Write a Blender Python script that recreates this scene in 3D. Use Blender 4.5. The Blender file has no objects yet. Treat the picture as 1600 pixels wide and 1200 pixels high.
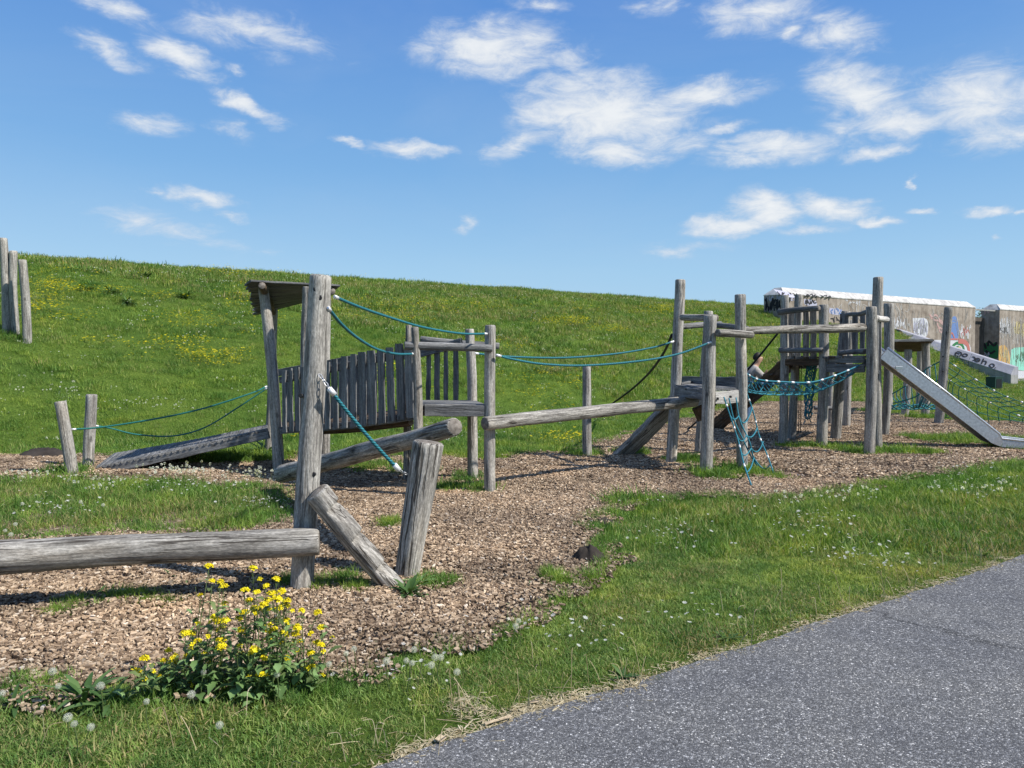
import bpy, bmesh, math, random
import numpy as np
from mathutils import Vector, Matrix, noise
random.seed(7); np.random.seed(7)
S = bpy.context.scene
C = S.collection
PI = math.pi

# ------------------------------------------------------------------ camera
CAM_H = 1.6
PITCH = math.atan(40/1200)
cam_d = bpy.data.cameras.new('camera'); cam = bpy.data.objects.new('camera', cam_d); C.objects.link(cam)
cam_d.sensor_fit = 'HORIZONTAL'; cam_d.sensor_width = 36; cam_d.lens = 36*1200/1600
cam_d.clip_start = .05; cam_d.clip_end = 3000
cam.location = (0, 0, CAM_H); cam.rotation_euler = (PI/2-PITCH, 0, 0)
S.camera = cam

# ------------------------------------------------------------------ exposure
S.view_settings.view_transform = 'Standard'; S.view_settings.look = 'None'
S.view_settings.gamma = 1; S.view_settings.use_curve_mapping = False
S.view_settings.exposure = 0.85
S.cycles.max_bounces = 6; S.cycles.diffuse_bounces = 3; S.cycles.transparent_max_bounces = 8
S.cycles.use_denoising = True

# ------------------------------------------------------------------ sun
SUN_EL = math.radians(46); SUN_AZ = math.radians(111)      # azimuth clockwise from +Y: the sun stands to the right
to_sun = Vector((math.sin(SUN_AZ)*math.cos(SUN_EL), math.cos(SUN_AZ)*math.cos(SUN_EL), math.sin(SUN_EL)))
sd = bpy.data.lights.new('sun', 'SUN'); sd.energy = 3.75; sd.angle = math.radians(.9); sd.color = (1, .95, .87)
sun = bpy.data.objects.new('sun', sd); C.objects.link(sun)
sun.rotation_euler = to_sun.to_track_quat('Z', 'Y').to_euler()

# ------------------------------------------------------------------ sky
def nd(nt, typ, **kw):
    n = nt.nodes.new(typ)
    for k, v in kw.items():
        if k == 'ins':
            for i, x in v.items(): n.inputs[i].default_value = x
        else: setattr(n, k, v)
    return n
def ramp(nt, stops, interp='LINEAR'):
    r = nt.nodes.new('ShaderNodeValToRGB'); e = r.color_ramp.elements
    r.color_ramp.interpolation = interp
    while len(e) < len(stops): e.new(.5)
    for i, (p, c) in enumerate(stops):
        e[i].position = p; e[i].color = c if len(c) == 4 else (*c, 1)
    return r
W = bpy.data.worlds.new('World'); S.world = W; W.use_nodes = True
nt = W.node_tree; nt.nodes.clear(); L = nt.links.new
SKY_STRENGTH = .10
sky = nd(nt, 'ShaderNodeTexSky', sky_type='NISHITA', sun_disc=False)
sky.sun_elevation = SUN_EL; sky.sun_rotation = SUN_AZ; sky.air_density = 1.25; sky.dust_density = .6; sky.ozone_density = 2.2
tc = nd(nt, 'ShaderNodeTexCoord')
sep = nd(nt, 'ShaderNodeSeparateXYZ'); L(tc.outputs['Generated'], sep.inputs[0])
az = nd(nt, 'ShaderNodeMath', operation='ARCTAN2'); L(sep.outputs[0], az.inputs[0]); L(sep.outputs[1], az.inputs[1])
el = nd(nt, 'ShaderNodeMath', operation='ARCSINE'); L(sep.outputs[2], el.inputs[0])
ae = nd(nt, 'ShaderNodeCombineXYZ'); L(az.outputs[0], ae.inputs[0]); L(el.outputs[0], ae.inputs[1])
def sky_dir(px, py):
    x = (px-800)/1200; y = (600-py)/1200
    d = Vector((x, math.cos(PITCH)+y*math.sin(PITCH), -math.sin(PITCH)+y*math.cos(PITCH))).normalized()
    return math.atan2(d.x, d.y), math.asin(d.z)
# domain warp so that cloud outlines get ragged
wn = nd(nt, 'ShaderNodeTexNoise', ins={'Scale': 14.0, 'Detail': 6.0, 'Roughness': .62}); wn.noise_dimensions = '3D'
wm = nd(nt, 'ShaderNodeMapping'); wm.inputs['Scale'].default_value = (1, 1.9, 1); L(ae.outputs[0], wm.inputs[0]); L(wm.outputs[0], wn.inputs['Vector'])
ws = nd(nt, 'ShaderNodeVectorMath', operation='SUBTRACT'); L(wn.outputs['Color'], ws.inputs[0]); ws.inputs[1].default_value = (.5, .5, .5)
wsc = nd(nt, 'ShaderNodeVectorMath', operation='MULTIPLY'); L(ws.outputs[0], wsc.inputs[0]); wsc.inputs[1].default_value = (.085, .04, 0)
wa = nd(nt, 'ShaderNodeVectorMath', operation='ADD'); L(ae.outputs[0], wa.inputs[0]); L(wsc.outputs[0], wa.inputs[1])
CL = [(185,18,75,20,15,.62),(165,80,52,18,15,.72),(285,92,52,24,15,.95),(365,108,16,8,15,.5),(400,52,115,30,5,.62),
 (382,166,52,15,15,.85),(243,195,45,17,0,.72),(357,203,30,13,15,.5),(555,226,20,9,15,.85),(640,236,62,12,0,.75),
 (315,311,52,15,5,.8),(355,335,28,8,10,.6),(240,303,25,6,0,.45),(265,356,125,20,8,.45),(430,388,40,6,0,.3),(725,352,17,11,-20,.6),
 (765,75,100,42,0,1.),(870,95,60,22,0,.6),(840,8,50,12,0,.55),(950,180,135,58,8,1.05),(1090,148,95,20,-3,.85),(900,140,90,30,0,.7),
 (955,238,85,22,5,.8),(810,228,50,18,-20,.7),(1190,15,85,35,0,.8),(1315,52,62,30,10,.75),(1235,52,24,14,10,.6),(1345,148,80,44,25,.85),
 (1400,195,100,24,5,.75),(1530,150,105,58,8,.8),(1570,212,75,26,-5,.7),(1130,200,45,9,-5,.6),(1210,235,108,22,0,.95),(1372,236,58,12,-5,.85),
 (1080,228,42,15,0,.5),(1150,350,64,19,-5,1.),(1195,326,46,28,10,1.1),(1298,325,58,20,10,1.05),(1368,350,30,9,10,.85),(1270,361,46,8,0,.6),
 (1060,388,78,11,2,.5),(1545,328,32,8,0,.8),(1592,329,15,5,0,.7),(1445,331,27,5,0,.7),(1425,285,9,7,0,.6),(1555,375,13,6,0,.5),(1030,10,50,14,0,.5)]
acc = None
for cx, cy, rx, ry, rot, st in CL:
    a0, e0 = sky_dir(cx, cy); a1, _ = sky_dir(cx+rx, cy); _, e1 = sky_dir(cx, cy-ry)
    m = nd(nt, 'ShaderNodeMapping', vector_type='TEXTURE')
    m.inputs['Location'].default_value = (a0, e0, 0); m.inputs['Rotation'].default_value = (0, 0, -math.radians(rot))
    m.inputs['Scale'].default_value = ((a1-a0)*1.62, (e1-e0)*1.62, 1); L(wa.outputs[0], m.inputs[0])
    ln = nd(nt, 'ShaderNodeVectorMath', operation='LENGTH'); L(m.outputs[0], ln.inputs[0])
    mr = nd(nt, 'ShaderNodeMath', operation='MULTIPLY_ADD'); L(ln.outputs['Value'], mr.inputs[0]); mr.inputs[1].default_value = -st; mr.inputs[2].default_value = st
    if acc is None: acc = mr
    else:
        mx = nd(nt, 'ShaderNodeMath', operation='SMOOTH_MAX'); L(acc.outputs[0], mx.inputs[0]); L(mr.outputs[0], mx.inputs[1]); mx.inputs[2].default_value = .12; acc = mx
# scattered clouds added out of view, coverage raised to lighten the shadows
gn = nd(nt, 'ShaderNodeTexNoise', ins={'Scale': 3.2, 'Detail': 5.0, 'Roughness': .6}); L(wm.outputs[0], gn.inputs['Vector'])
gm = nd(nt, 'ShaderNodeMapRange', ins={1: .48, 2: .72, 3: 0., 4: .9}); L(gn.outputs['Fac'], gm.inputs[0])
ab = nd(nt, 'ShaderNodeMath', operation='ABSOLUTE'); L(az.outputs[0], ab.inputs[0])
go = nd(nt, 'ShaderNodeMapRange', ins={1: .68, 2: .85, 3: 0., 4: 1.}); L(ab.outputs[0], go.inputs[0])
gu = nd(nt, 'ShaderNodeMapRange', ins={1: .55, 2: .68, 3: 0., 4: 1.}); L(el.outputs[0], gu.inputs[0])
gmx = nd(nt, 'ShaderNodeMath', operation='MAXIMUM'); L(go.outputs[0], gmx.inputs[0]); L(gu.outputs[0], gmx.inputs[1])
gg = nd(nt, 'ShaderNodeMath', operation='MULTIPLY'); L(gm.outputs[0], gg.inputs[0]); L(gmx.outputs[0], gg.inputs[1])
tot = nd(nt, 'ShaderNodeMath', operation='MAXIMUM'); L(acc.outputs[0], tot.inputs[0]); L(gg.outputs[0], tot.inputs[1])
fm = nd(nt, 'ShaderNodeMapping'); fm.inputs['Scale'].default_value = (1, 2.6, 1); fm.inputs['Rotation'].default_value = (0, 0, .12); L(ae.outputs[0], fm.inputs[0])
fn = nd(nt, 'ShaderNodeTexNoise', ins={'Scale': 17.0, 'Detail': 10.0, 'Roughness': .68, 'Distortion': .55}); L(fm.outputs[0], fn.inputs['Vector'])
fs = nd(nt, 'ShaderNodeMath', operation='MULTIPLY_ADD'); L(fn.outputs['Fac'], fs.inputs[0]); fs.inputs[1].default_value = 1.55; fs.inputs[2].default_value = -.83
den = nd(nt, 'ShaderNodeMath', operation='ADD'); L(tot.outputs[0], den.inputs[0]); L(fs.outputs[0], den.inputs[1])
al = nd(nt, 'ShaderNodeMapRange', interpolation_type='SMOOTHSTEP', ins={1: -.12, 2: .85, 3: 0., 4: .92}); L(den.outputs[0], al.inputs[0])
gate = nd(nt, 'ShaderNodeMapRange', ins={1: .0, 2: .35, 3: 0., 4: 1.}); L(tot.outputs[0], gate.inputs[0])
alp = nd(nt, 'ShaderNodeMath', operation='MULTIPLY'); L(al.outputs[0], alp.inputs[0]); L(gate.outputs[0], alp.inputs[1])
wisp = nd(nt, 'ShaderNodeTexNoise', ins={'Scale': 2.6, 'Detail': 7.0, 'Roughness': .55, 'Distortion': .5}); L(fm.outputs[0], wisp.inputs['Vector'])
wsm = nd(nt, 'ShaderNodeMapRange', ins={1: .45, 2: .85, 3: 0., 4: .15}); L(wisp.outputs['Fac'], wsm.inputs[0])
am = nd(nt, 'ShaderNodeMath', operation='MAXIMUM'); L(alp.outputs[0], am.inputs[0]); L(wsm.outputs[0], am.inputs[1])
# measured clear-sky colours by height over the horizon, blended with the physical sky
er = nd(nt, 'ShaderNodeMapRange', ins={1: 0., 2: PI/2, 3: 0., 4: 1.}); L(el.outputs[0], er.inputs[0])
KS = 1/(SKY_STRENGTH*2**S.view_settings.exposure)
SKYC = [(0., (.40, .63, .86)), (.07, (.325, .570, .835)), (.15, (.185, .420, .765)), (.27, (.100, .280, .690)), (.5, (.065, .205, .57)), (1., (.055, .165, .48))]
sr = ramp(nt, [(p_, tuple(min(1, c_) for c_ in col_)) for p_, col_ in SKYC]); L(er.outputs[0], sr.inputs[0])
sv = nd(nt, 'ShaderNodeVectorMath', operation='SCALE'); L(sr.outputs[0], sv.inputs[0]); sv.inputs['Scale'].default_value = KS
hm = nd(nt, 'ShaderNodeMix', data_type='RGBA'); hm.inputs[0].default_value = .88; L(sky.outputs[0], hm.inputs[6]); L(sv.outputs[0], hm.inputs[7])
cc = ramp(nt, [(0., (.58, .66, .78)), (1., (.90, .92, .93))]); L(den.outputs[0], cc.inputs[0])
cv = nd(nt, 'ShaderNodeVectorMath', operation='SCALE'); L(cc.outputs[0], cv.inputs[0]); cv.inputs['Scale'].default_value = KS
cm = nd(nt, 'ShaderNodeMix', data_type='RGBA'); L(am.outputs[0], cm.inputs[0]); L(hm.outputs[2], cm.inputs[6]); L(cv.outputs[0], cm.inputs[7])
bg = nd(nt, 'ShaderNodeBackground'); bg.inputs[1].default_value = SKY_STRENGTH; L(cm.outputs[2], bg.inputs[0])
wo = nd(nt, 'ShaderNodeOutputWorld'); L(bg.outputs[0], wo.inputs[0])
W.cycles.sampling_method = 'MANUAL'; W.cycles.sample_map_resolution = 512

# ------------------------------------------------------------------ land form
def toe(X): return 12.9+.86*(X+8.3)
def crest(X): return 26.5+.75*(X+17)
WING = ((25.0, 50.5), (29.0, 44.6))          # line of the wing wall that holds the end of the dike
def hgt(X, Y):
    X = np.asarray(X, float); Y = np.asarray(Y, float)
    t0 = toe(X); t1 = crest(X)
    t = (Y-t0)/np.maximum(t1-t0, 4.)
    tc_ = np.clip(t, 0, 1)
    h = 5.05*(1-(1-tc_)**1.35)
    foot = np.clip(t/.12, 0, 1); h = h*(foot*foot*(3-2*foot))**.45
    und = .05*np.sin(X*.9+Y*.35)+.04*np.sin(X*.37-Y*.8+1)+.03*np.sin(X*2.1+Y*1.7)
    h = h+und*np.clip(t/.1, 0, 1)*(1-.75*tc_)
    back = np.clip((Y-t1-4)/16, 0, 1); h = h*(1-back)
    wx = WING[0][0]+(Y-WING[0][1])*(WING[1][0]-WING[0][0])/(WING[1][1]-WING[0][1])
    h = np.where((X > wx) & (Y < 62), h*np.clip(1-(X-wx)/.3, 0, 1), h)
    h = np.where(X > 34, h*np.clip(1-(X-34)/6, 0, 1), h)
    return h
cp, sp = math.cos(PITCH), math.sin(PITCH)
def rayd(px, py):
    x = (px-800)/1200; y = (600-py)/1200
    return Vector((x, cp+y*sp, -sp+y*cp))
EYE = Vector((0, 0, CAM_H))
def P(px, py, Y):
    d = rayd(px, py); return EYE+d*(Y/d.y)
def G(px, py):
    d = rayd(px, py)
    ts = np.linspace(1.5, 90, 6000)
    X = d.x*ts; Y = d.y*ts; Z = CAM_H+d.z*ts
    b = np.nonzero(Z <= hgt(X, Y))[0]
    i = b[0] if len(b) else len(ts)-1
    return Vector((X[i], Y[i], float(hgt(X[i], Y[i]))))

# ------------------------------------------------------------------ object helpers
def tag(o, label, cat, group=None, kind=None):
    if label: o['label'] = label
    if cat: o['category'] = cat
    if group: o['group'] = group
    if kind: o['kind'] = kind
    return o
def thing(name, loc, label, cat, group=None):
    o = bpy.data.objects.new(name, None); C.objects.link(o); o.location = Vector(loc)
    o.empty_display_size = .1
    return tag(o, label, cat, group)
def link(name, me, mats=(), parent=None, M=None):
    o = bpy.data.objects.new(name, me); C.objects.link(o)
    for m in mats: me.materials.append(m)
    if M is None: M = Matrix.Identity(4)
    if parent is not None:
        o.parent = parent
        pw = Matrix.Identity(4); q = parent
        while q is not None: pw = q.matrix_basis @ pw; q = q.parent
        o.matrix_basis = pw.inverted() @ M
    else: o.matrix_basis = M
    return o
def frame(p0, p1, side=None):
    z = (p1-p0).normalized()
    if side is None: side = Vector((0, 1, 0)) if abs(z.y) < .9 else Vector((1, 0, 0))
    x = (side-z*side.dot(z)).normalized(); y = z.cross(x)
    M = Matrix((x, y, z)).transposed().to_4x4(); M.translation = p0
    return M
def mesh(verts, faces, mi=None, smooth=True):
    me = bpy.data.meshes.new('m'); me.from_pydata(verts, [], faces); me.update()
    if mi is not None: me.polygons.foreach_set('material_index', mi)
    if smooth: me.polygons.foreach_set('use_smooth', [True]*len(faces))
    return me
NS = [0]
def log(name, p0, p1, r0, r1, parent=None, mats=None, bend=.012, seg=14, step=.09, rough=.035, curve=None, profile=None):
    """A round timber whose own Z axis runs along the wood."""
    p0 = Vector(p0); p1 = Vector(p1); Ln = (p1-p0).length; NS[0] += 1; s = NS[0]*7.31
    n = max(4, int(Ln/step)); V = []; F = []; MI = []
    bx, by = random.uniform(-1, 1)*bend*Ln, random.uniform(-1, 1)*bend*Ln
    def ring(z, k, zz=None):
        t = z/Ln; r = r0+(r1-r0)*t
        ox = bx*math.sin(t*PI)+.012*noise.noise(Vector((s, t*Ln*1.1, 0)))
        oy = by*math.sin(t*PI)+.012*noise.noise(Vector((s+5, t*Ln*1.1, 0)))
        if curve: ox += curve*math.sin(t*PI)
        knot = .0
        for j in range(seg):
            a = 2*PI*j/seg
            q = r*k*(1+rough*noise.noise(Vector((math.cos(a)*1.3+s, math.sin(a)*1.3, z*1.6)))*2+rough*.5*noise.noise(Vector((math.cos(a)*3, math.sin(a)*3+s, z*7)))*2)
            x, y = q*math.cos(a), q*math.sin(a)
            if profile: x, y = profile(x, y, z, r)
            tilt = 0
            V.append((x+ox, y+oy, z if zz is None else zz))
    zs = [Ln*i/n for i in range(n+1)]
    ch = min(.016, r1*.25)
    ring(0, .88); ring(ch*.6, .985)
    for z in zs[1:-1]: ring(z, 1)
    ring(Ln-ch*.8, .99); ring(Ln, .86)
    R = len(V)//seg
    for i in range(R-1):
        for j in range(seg):
            F.append((i*seg+j, i*seg+(j+1) % seg, (i+1)*seg+(j+1) % seg, (i+1)*seg+j)); MI.append(0)
    c0 = len(V); V.append((sum(V[j][0] for j in range(seg))/seg, sum(V[j][1] for j in range(seg))/seg, -.002))
    b = (R-1)*seg
    c1 = len(V); V.append((sum(V[b+j][0] for j in range(seg))/seg, sum(V[b+j][1] for j in range(seg))/seg, Ln+.003))
    for j in range(seg):
        F.append((c0, (j+1) % seg, j)); MI.append(1)
        F.append((c1, b+j, b+(j+1) % seg)); MI.append(1)
    return link(name, mesh(V, F, MI), mats or (M_WOOD, M_END), parent, frame(p0, p1))
def board(name, p0, p1, w, t, side, parent=None, mat=None, wob=.006, n=None, taper=1.0):
    """A sawn board: length p0-p1, width w along side, thickness t."""
    p0 = Vector(p0); p1 = Vector(p1); Ln = (p1-p0).length; NS[0] += 1; s = NS[0]*3.7
    n = n or max(2, min(10, int(Ln/.14))); V = []; F = []
    for i in range(n+1):
        z = Ln*i/n; k = 1+(taper-1)*i/n
        a = w/2*k+wob*noise.noise(Vector((s, z*5, 1)))*2; b = w/2*k+wob*noise.noise(Vector((s, z*5, 9)))*2
        o = wob*.6*noise.noise(Vector((s, z*2, 20)))
        c = min(.006, t*.2)
        V += [(-a, -t/2+o+c, z), (-a+c, -t/2+o, z), (b-c, -t/2+o, z), (b, -t/2+o+c, z), (b, t/2+o-c, z), (b-c, t/2+o, z), (-a+c, t/2+o, z), (-a, t/2+o-c, z)]
    for i in range(n):
        for j in range(8): F.append((i*8+j, i*8+(j+1) % 8, i*8+8+(j+1) % 8, i*8+8+j))
    F.append(tuple(range(7, -1, -1))); F.append(tuple(n*8+j for j in range(8)))
    me = mesh(V, F, None, False)
    return link(name, me, (mat or M_BOARD,), parent, frame(p0, p1, Vector(side)))
def tube_mesh(pts, r, seg=6, cap=True):
    """r: number or list; pts: Vectors. UV: u round, v metres along."""
    n = len(pts); V = []; F = []; rs = r if isinstance(r, (list, tuple)) else [r]*n
    T = [(pts[min(i+1, n-1)]-pts[max(i-1, 0)]).normalized() for i in range(n)]
    x = T[0].orthogonal().normalized()
    ds = [0]
    for i in range(n):
        x = (x-T[i]*x.dot(T[i])); x = x.normalized() if x.length > 1e-6 else T[i].orthogonal().normalized()
        y = T[i].cross(x)
        for j in range(seg):
            a = 2*PI*j/seg; V.append(pts[i]+(x*math.cos(a)+y*math.sin(a))*rs[i])
        if i: ds.append(ds[-1]+(pts[i]-pts[i-1]).length)
    uv = []
    for i in range(n-1):
        for j in range(seg):
            F.append((i*seg+j, i*seg+(j+1) % seg, (i+1)*seg+(j+1) % seg, (i+1)*seg+j))
            uv += [(j/seg, ds[i]), ((j+1)/seg, ds[i]), ((j+1)/seg, ds[i+1]), (j/seg, ds[i+1])]
    if cap:
        F.append(tuple(range(seg-1, -1, -1))); F.append(tuple((n-1)*seg+j for j in range(seg))); uv += [(0, 0)]*(2*seg)
    return V, F, uv
def tube(name, pts, r, mat, parent=None, seg=6, base=None):
    base = Vector(pts[0]) if base is None else base
    V, F, uv = tube_mesh([Vector(p)-base for p in pts], r, seg)
    me = mesh(V, F); l = me.uv_layers.new(name='uv'); l.data.foreach_set('uv', [c for p in uv for c in p])
    return link(name, me, (mat,), parent, Matrix.Translation(base))
def smooth_pts(pts, n=8):
    """Catmull-Rom through the points."""
    pts = [Vector(p) for p in pts]; q = [pts[0]*2-pts[1]]+pts+[pts[-1]*2-pts[-2]]; out = []
    for i in range(1, len(q)-2):
        a, b, c, d = q[i-1:i+3]
        for k in range(n):
            t = k/n
            out.append(.5*((2*b)+(c-a)*t+(2*a-5*b+4*c-d)*t*t+(3*b-a-3*c+d)*t**3))
    out.append(pts[-1]); return out
def sag(p0, p1, drop, n=24, skew=0):
    out = []
    for i in range(n+1):
        t = i/n; p = Vector(p0).lerp(Vector(p1), t); p.z -= drop*4*t*(1-t)*(1+skew*(2*t-1)); out.append(p)
    return out
class MB:
    def __init__(s): s.V = []; s.F = []; s.mi = []
    def add(s, V, F, mi=0):
        b = len(s.V); s.V += [tuple(v) for v in V]; s.F += [tuple(i+b for i in f) for f in F]; s.mi += [mi]*len(F)
    def box(s, a, b, mi=0):
        x0, y0, z0 = a; x1, y1, z1 = b
        s.add([(x0,y0,z0),(x1,y0,z0),(x1,y1,z0),(x0,y1,z0),(x0,y0,z1),(x1,y0,z1),(x1,y1,z1),(x0,y1,z1)],
              [(0,3,2,1),(4,5,6,7),(0,1,5,4),(1,2,6,5),(2,3,7,6),(3,0,4,7)], mi)
    def tube(s, pts, r, seg=4, mi=0):
        V, F, _ = tube_mesh([Vector(p) for p in pts], r, seg, False); s.add(V, F, mi)
    def build(s, name, mats, parent=None, M=None, smooth=False):
        return link(name, mesh(s.V, s.F, s.mi, smooth), mats, parent, M)
def in_poly(x, y, poly):
    x = np.asarray(x); y = np.asarray(y); c = np.zeros(x.shape, bool); n = len(poly)
    for i in range(n):
        x0, y0 = poly[i]; x1, y1 = poly[i-1]
        if y0 == y1: continue
        k = ((y0 > y) != (y1 > y)) & (x < (x1-x0)*(y-y0)/(y1-y0)+x0); c ^= k
    return c
def dist_line(x, y, pl):
    d = np.full(np.shape(x), 1e9)
    for (x0, y0), (x1, y1) in zip(pl[:-1], pl[1:]):
        dx, dy = x1-x0, y1-y0; t = np.clip(((x-x0)*dx+(y-y0)*dy)/(dx*dx+dy*dy+1e-12), 0, 1)
        d = np.minimum(d, np.hypot(x-x0-t*dx, y-y0-t*dy))
    return d

# ------------------------------------------------------------------ materials
def mat(name, rough=.8, spec=.3):
    m = bpy.data.materials.new(name); m.use_nodes = True; nt = m.node_tree
    b = nt.nodes['Principled BSDF']; b.inputs['Roughness'].default_value = rough; b.inputs['Specular IOR Level'].default_value = spec
    return m, nt, b
def plain(name, col, rough=.7, spec=.3, metal=0.):
    m, nt, b = mat(name, rough, spec); b.inputs['Base Color'].default_value = (*col, 1); b.inputs['Metallic'].default_value = metal
    n = nd(nt, 'ShaderNodeTexNoise', ins={'Scale': 30., 'Detail': 3.}); t = nd(nt, 'ShaderNodeTexCoord'); nt.links.new(t.outputs['Object'], n.inputs['Vector'])
    r = ramp(nt, [(.3, tuple(c*.8 for c in col)), (.7, tuple(min(1, c*1.15) for c in col))]); nt.links.new(n.outputs['Fac'], r.inputs[0]); nt.links.new(r.outputs[0], b.inputs['Base Color'])
    return m
def wood(name, dark, mid, light, fine=1., crack=1., speck=.5, warm=(.36,.27,.18), warmth=.25, gs=1.):
    m, nt, b = mat(name, .85, .15); L = nt.links.new
    tc = nd(nt, 'ShaderNodeTexCoord'); oi = nd(nt, 'ShaderNodeObjectInfo')
    off = nd(nt, 'ShaderNodeVectorMath', operation='SCALE'); L(oi.outputs['Location'], off.inputs[0]); off.inputs['Scale'].default_value = 3.7
    ad = nd(nt, 'ShaderNodeVectorMath', operation='ADD'); L(tc.outputs['Object'], ad.inputs[0]); L(off.outputs[0], ad.inputs[1])
    def mp(s):
        k = nd(nt, 'ShaderNodeMapping'); k.inputs['Scale'].default_value = s; L(ad.outputs[0], k.inputs[0]); return k
    g1 = nd(nt, 'ShaderNodeTexNoise', ins={'Scale': 1., 'Detail': 5., 'Roughness': .65, 'Distortion': .25}); L(mp((34*gs, 34*gs, 2.2)).outputs[0], g1.inputs['Vector'])
    g2 = nd(nt, 'ShaderNodeTexNoise', ins={'Scale': 1., 'Detail': 3., 'Roughness': .6}); L(mp((4, 4, 1.1)).outputs[0], g2.inputs['Vector'])
    g3 = nd(nt, 'ShaderNodeTexNoise', ins={'Scale': 1., 'Detail': 4., 'Roughness': .7}); L(mp((90, 90, 28)).outputs[0], g3.inputs['Vector'])
    cr = nd(nt, 'ShaderNodeTexNoise', ins={'Scale': 1., 'Detail': 2., 'Roughness': .5, 'Distortion': .6}); L(mp((26*gs, 26*gs, .9)).outputs[0], cr.inputs['Vector'])
    r1 = ramp(nt, [(.30, dark), (.48, mid), (.68, light)]); L(g1.outputs['Fac'], r1.inputs[0])
    mxw = nd(nt, 'ShaderNodeMix', data_type='RGBA'); rw = nd(nt, 'ShaderNodeMapRange', ins={1: .5, 2: .72, 3: 0., 4: warmth}); L(g2.outputs['Fac'], rw.inputs[0])
    L(rw.outputs[0], mxw.inputs[0]); L(r1.outputs[0], mxw.inputs[6]); mxw.inputs[7].default_value = (*warm, 1)
    # broad value drift + fleck
    r2 = ramp(nt, [(.3, (.72, .72, .73)), (.7, (1.16, 1.16, 1.15))]); L(g2.outputs['Fac'], r2.inputs[0])
    m2 = nd(nt, 'ShaderNodeMix', data_type='RGBA', blend_type='MULTIPLY'); m2.inputs[0].default_value = 1; L(mxw.outputs[2], m2.inputs[6]); L(r2.outputs[0], m2.inputs[7])
    r3 = ramp(nt, [(.36, (.72,)*3), (.5, (1,)*3), (.66, (1+speck,)*3)]); L(g3.outputs['Fac'], r3.inputs[0])
    m3 = nd(nt, 'ShaderNodeMix', data_type='RGBA', blend_type='MULTIPLY'); m3.inputs[0].default_value = 1; L(m2.outputs[2], m3.inputs[6]); L(r3.outputs[0], m3.inputs[7])
    rv = nd(nt, 'ShaderNodeMapRange', ins={1: 0., 2: 1., 3: .86, 4: 1.14}); L(oi.outputs['Random'], rv.inputs[0])
    m4 = nd(nt, 'ShaderNodeVectorMath', operation='SCALE'); L(m3.outputs[2], m4.inputs[0]); L(rv.outputs[0], m4.inputs['Scale'])
    rc = ramp(nt, [(.0, (0, 0, 0)), (.455, (0,)*3), (.49, (1,)*3), (.515, (1,)*3), (.545, (0,)*3)]); L(cr.outputs['Fac'], rc.inputs[0])
    gate = nd(nt, 'ShaderNodeMapRange', ins={1: .44, 2: .54, 3: 0., 4: .9*crack}); gm = nd(nt, 'ShaderNodeTexNoise', ins={'Scale': 1., 'Detail': 1.}); L(mp((9, 9, 1.6)).outputs[0], gm.inputs['Vector']); L(gm.outputs['Fac'], gate.inputs[0])
    cf = nd(nt, 'ShaderNodeMath', operation='MULTIPLY'); L(rc.outputs[0], cf.inputs[0]); L(gate.outputs[0], cf.inputs[1])
    m5 = nd(nt, 'ShaderNodeMix', data_type='RGBA'); L(cf.outputs[0], m5.inputs[0]); L(m4.outputs[0], m5.inputs[6]); m5.inputs[7].default_value = (.045, .038, .032, 1)
    kv = nd(nt, 'ShaderNodeTexVoronoi', ins={'Scale': 1., 'Randomness': 1.}); L(mp((6.5, 6.5, 2.6)).outputs[0], kv.inputs['Vector'])
    kr = ramp(nt, [(0., (.16,)*3), (.09, (.30,)*3), (.15, (1,)*3)]); L(kv.outputs['Distance'], kr.inputs[0])
    m6 = nd(nt, 'ShaderNodeMix', data_type='RGBA', blend_type='MULTIPLY'); m6.inputs[0].default_value = .8; L(m5.outputs[2], m6.inputs[6]); L(kr.outputs[0], m6.inputs[7])
    L(m6.outputs[2], b.inputs['Base Color'])
    hh = nd(nt, 'ShaderNodeMath', operation='MULTIPLY_ADD'); L(cf.outputs[0], hh.inputs[0]); hh.inputs[1].default_value = -1.4; L(g1.outputs['Fac'], hh.inputs[2])
    h2 = nd(nt, 'ShaderNodeMath', operation='MULTIPLY_ADD'); L(g3.outputs['Fac'], h2.inputs[0]); h2.inputs[1].default_value = .5; L(hh.outputs[0], h2.inputs[2])
    bp = nd(nt, 'ShaderNodeBump', ins={'Strength': .8, 'Distance': .008}); L(h2.outputs[0], bp.inputs['Height']); L(bp.outputs[0], b.inputs['Normal'])
    return m
M_WOOD = wood('weathered_log', (.10, .092, .082), (.255, .24, .215), (.44, .42, .385), speck=.45, warmth=.22)
M_POST = wood('weathered_post', (.15, .14, .128), (.295, .28, .255), (.43, .415, .38), speck=.5, crack=.6, warmth=.25)
M_BOARD = wood('weathered_board', (.075, .077, .08), (.155, .158, .16), (.26, .26, .26), speck=.25, crack=.5, warmth=.06)
M_BROWN = wood('brown_timber', (.028, .020, .014), (.075, .052, .036), (.15, .11, .08), speck=.2, crack=.6, warmth=.2)
M_PALE = wood('pale_sunlit_board', (.2, .19, .18), (.38, .365, .34), (.54, .52, .49), speck=.2, crack=.5, warmth=.05)  # light copy of the board wood, paints sun on the tower's end board
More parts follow.
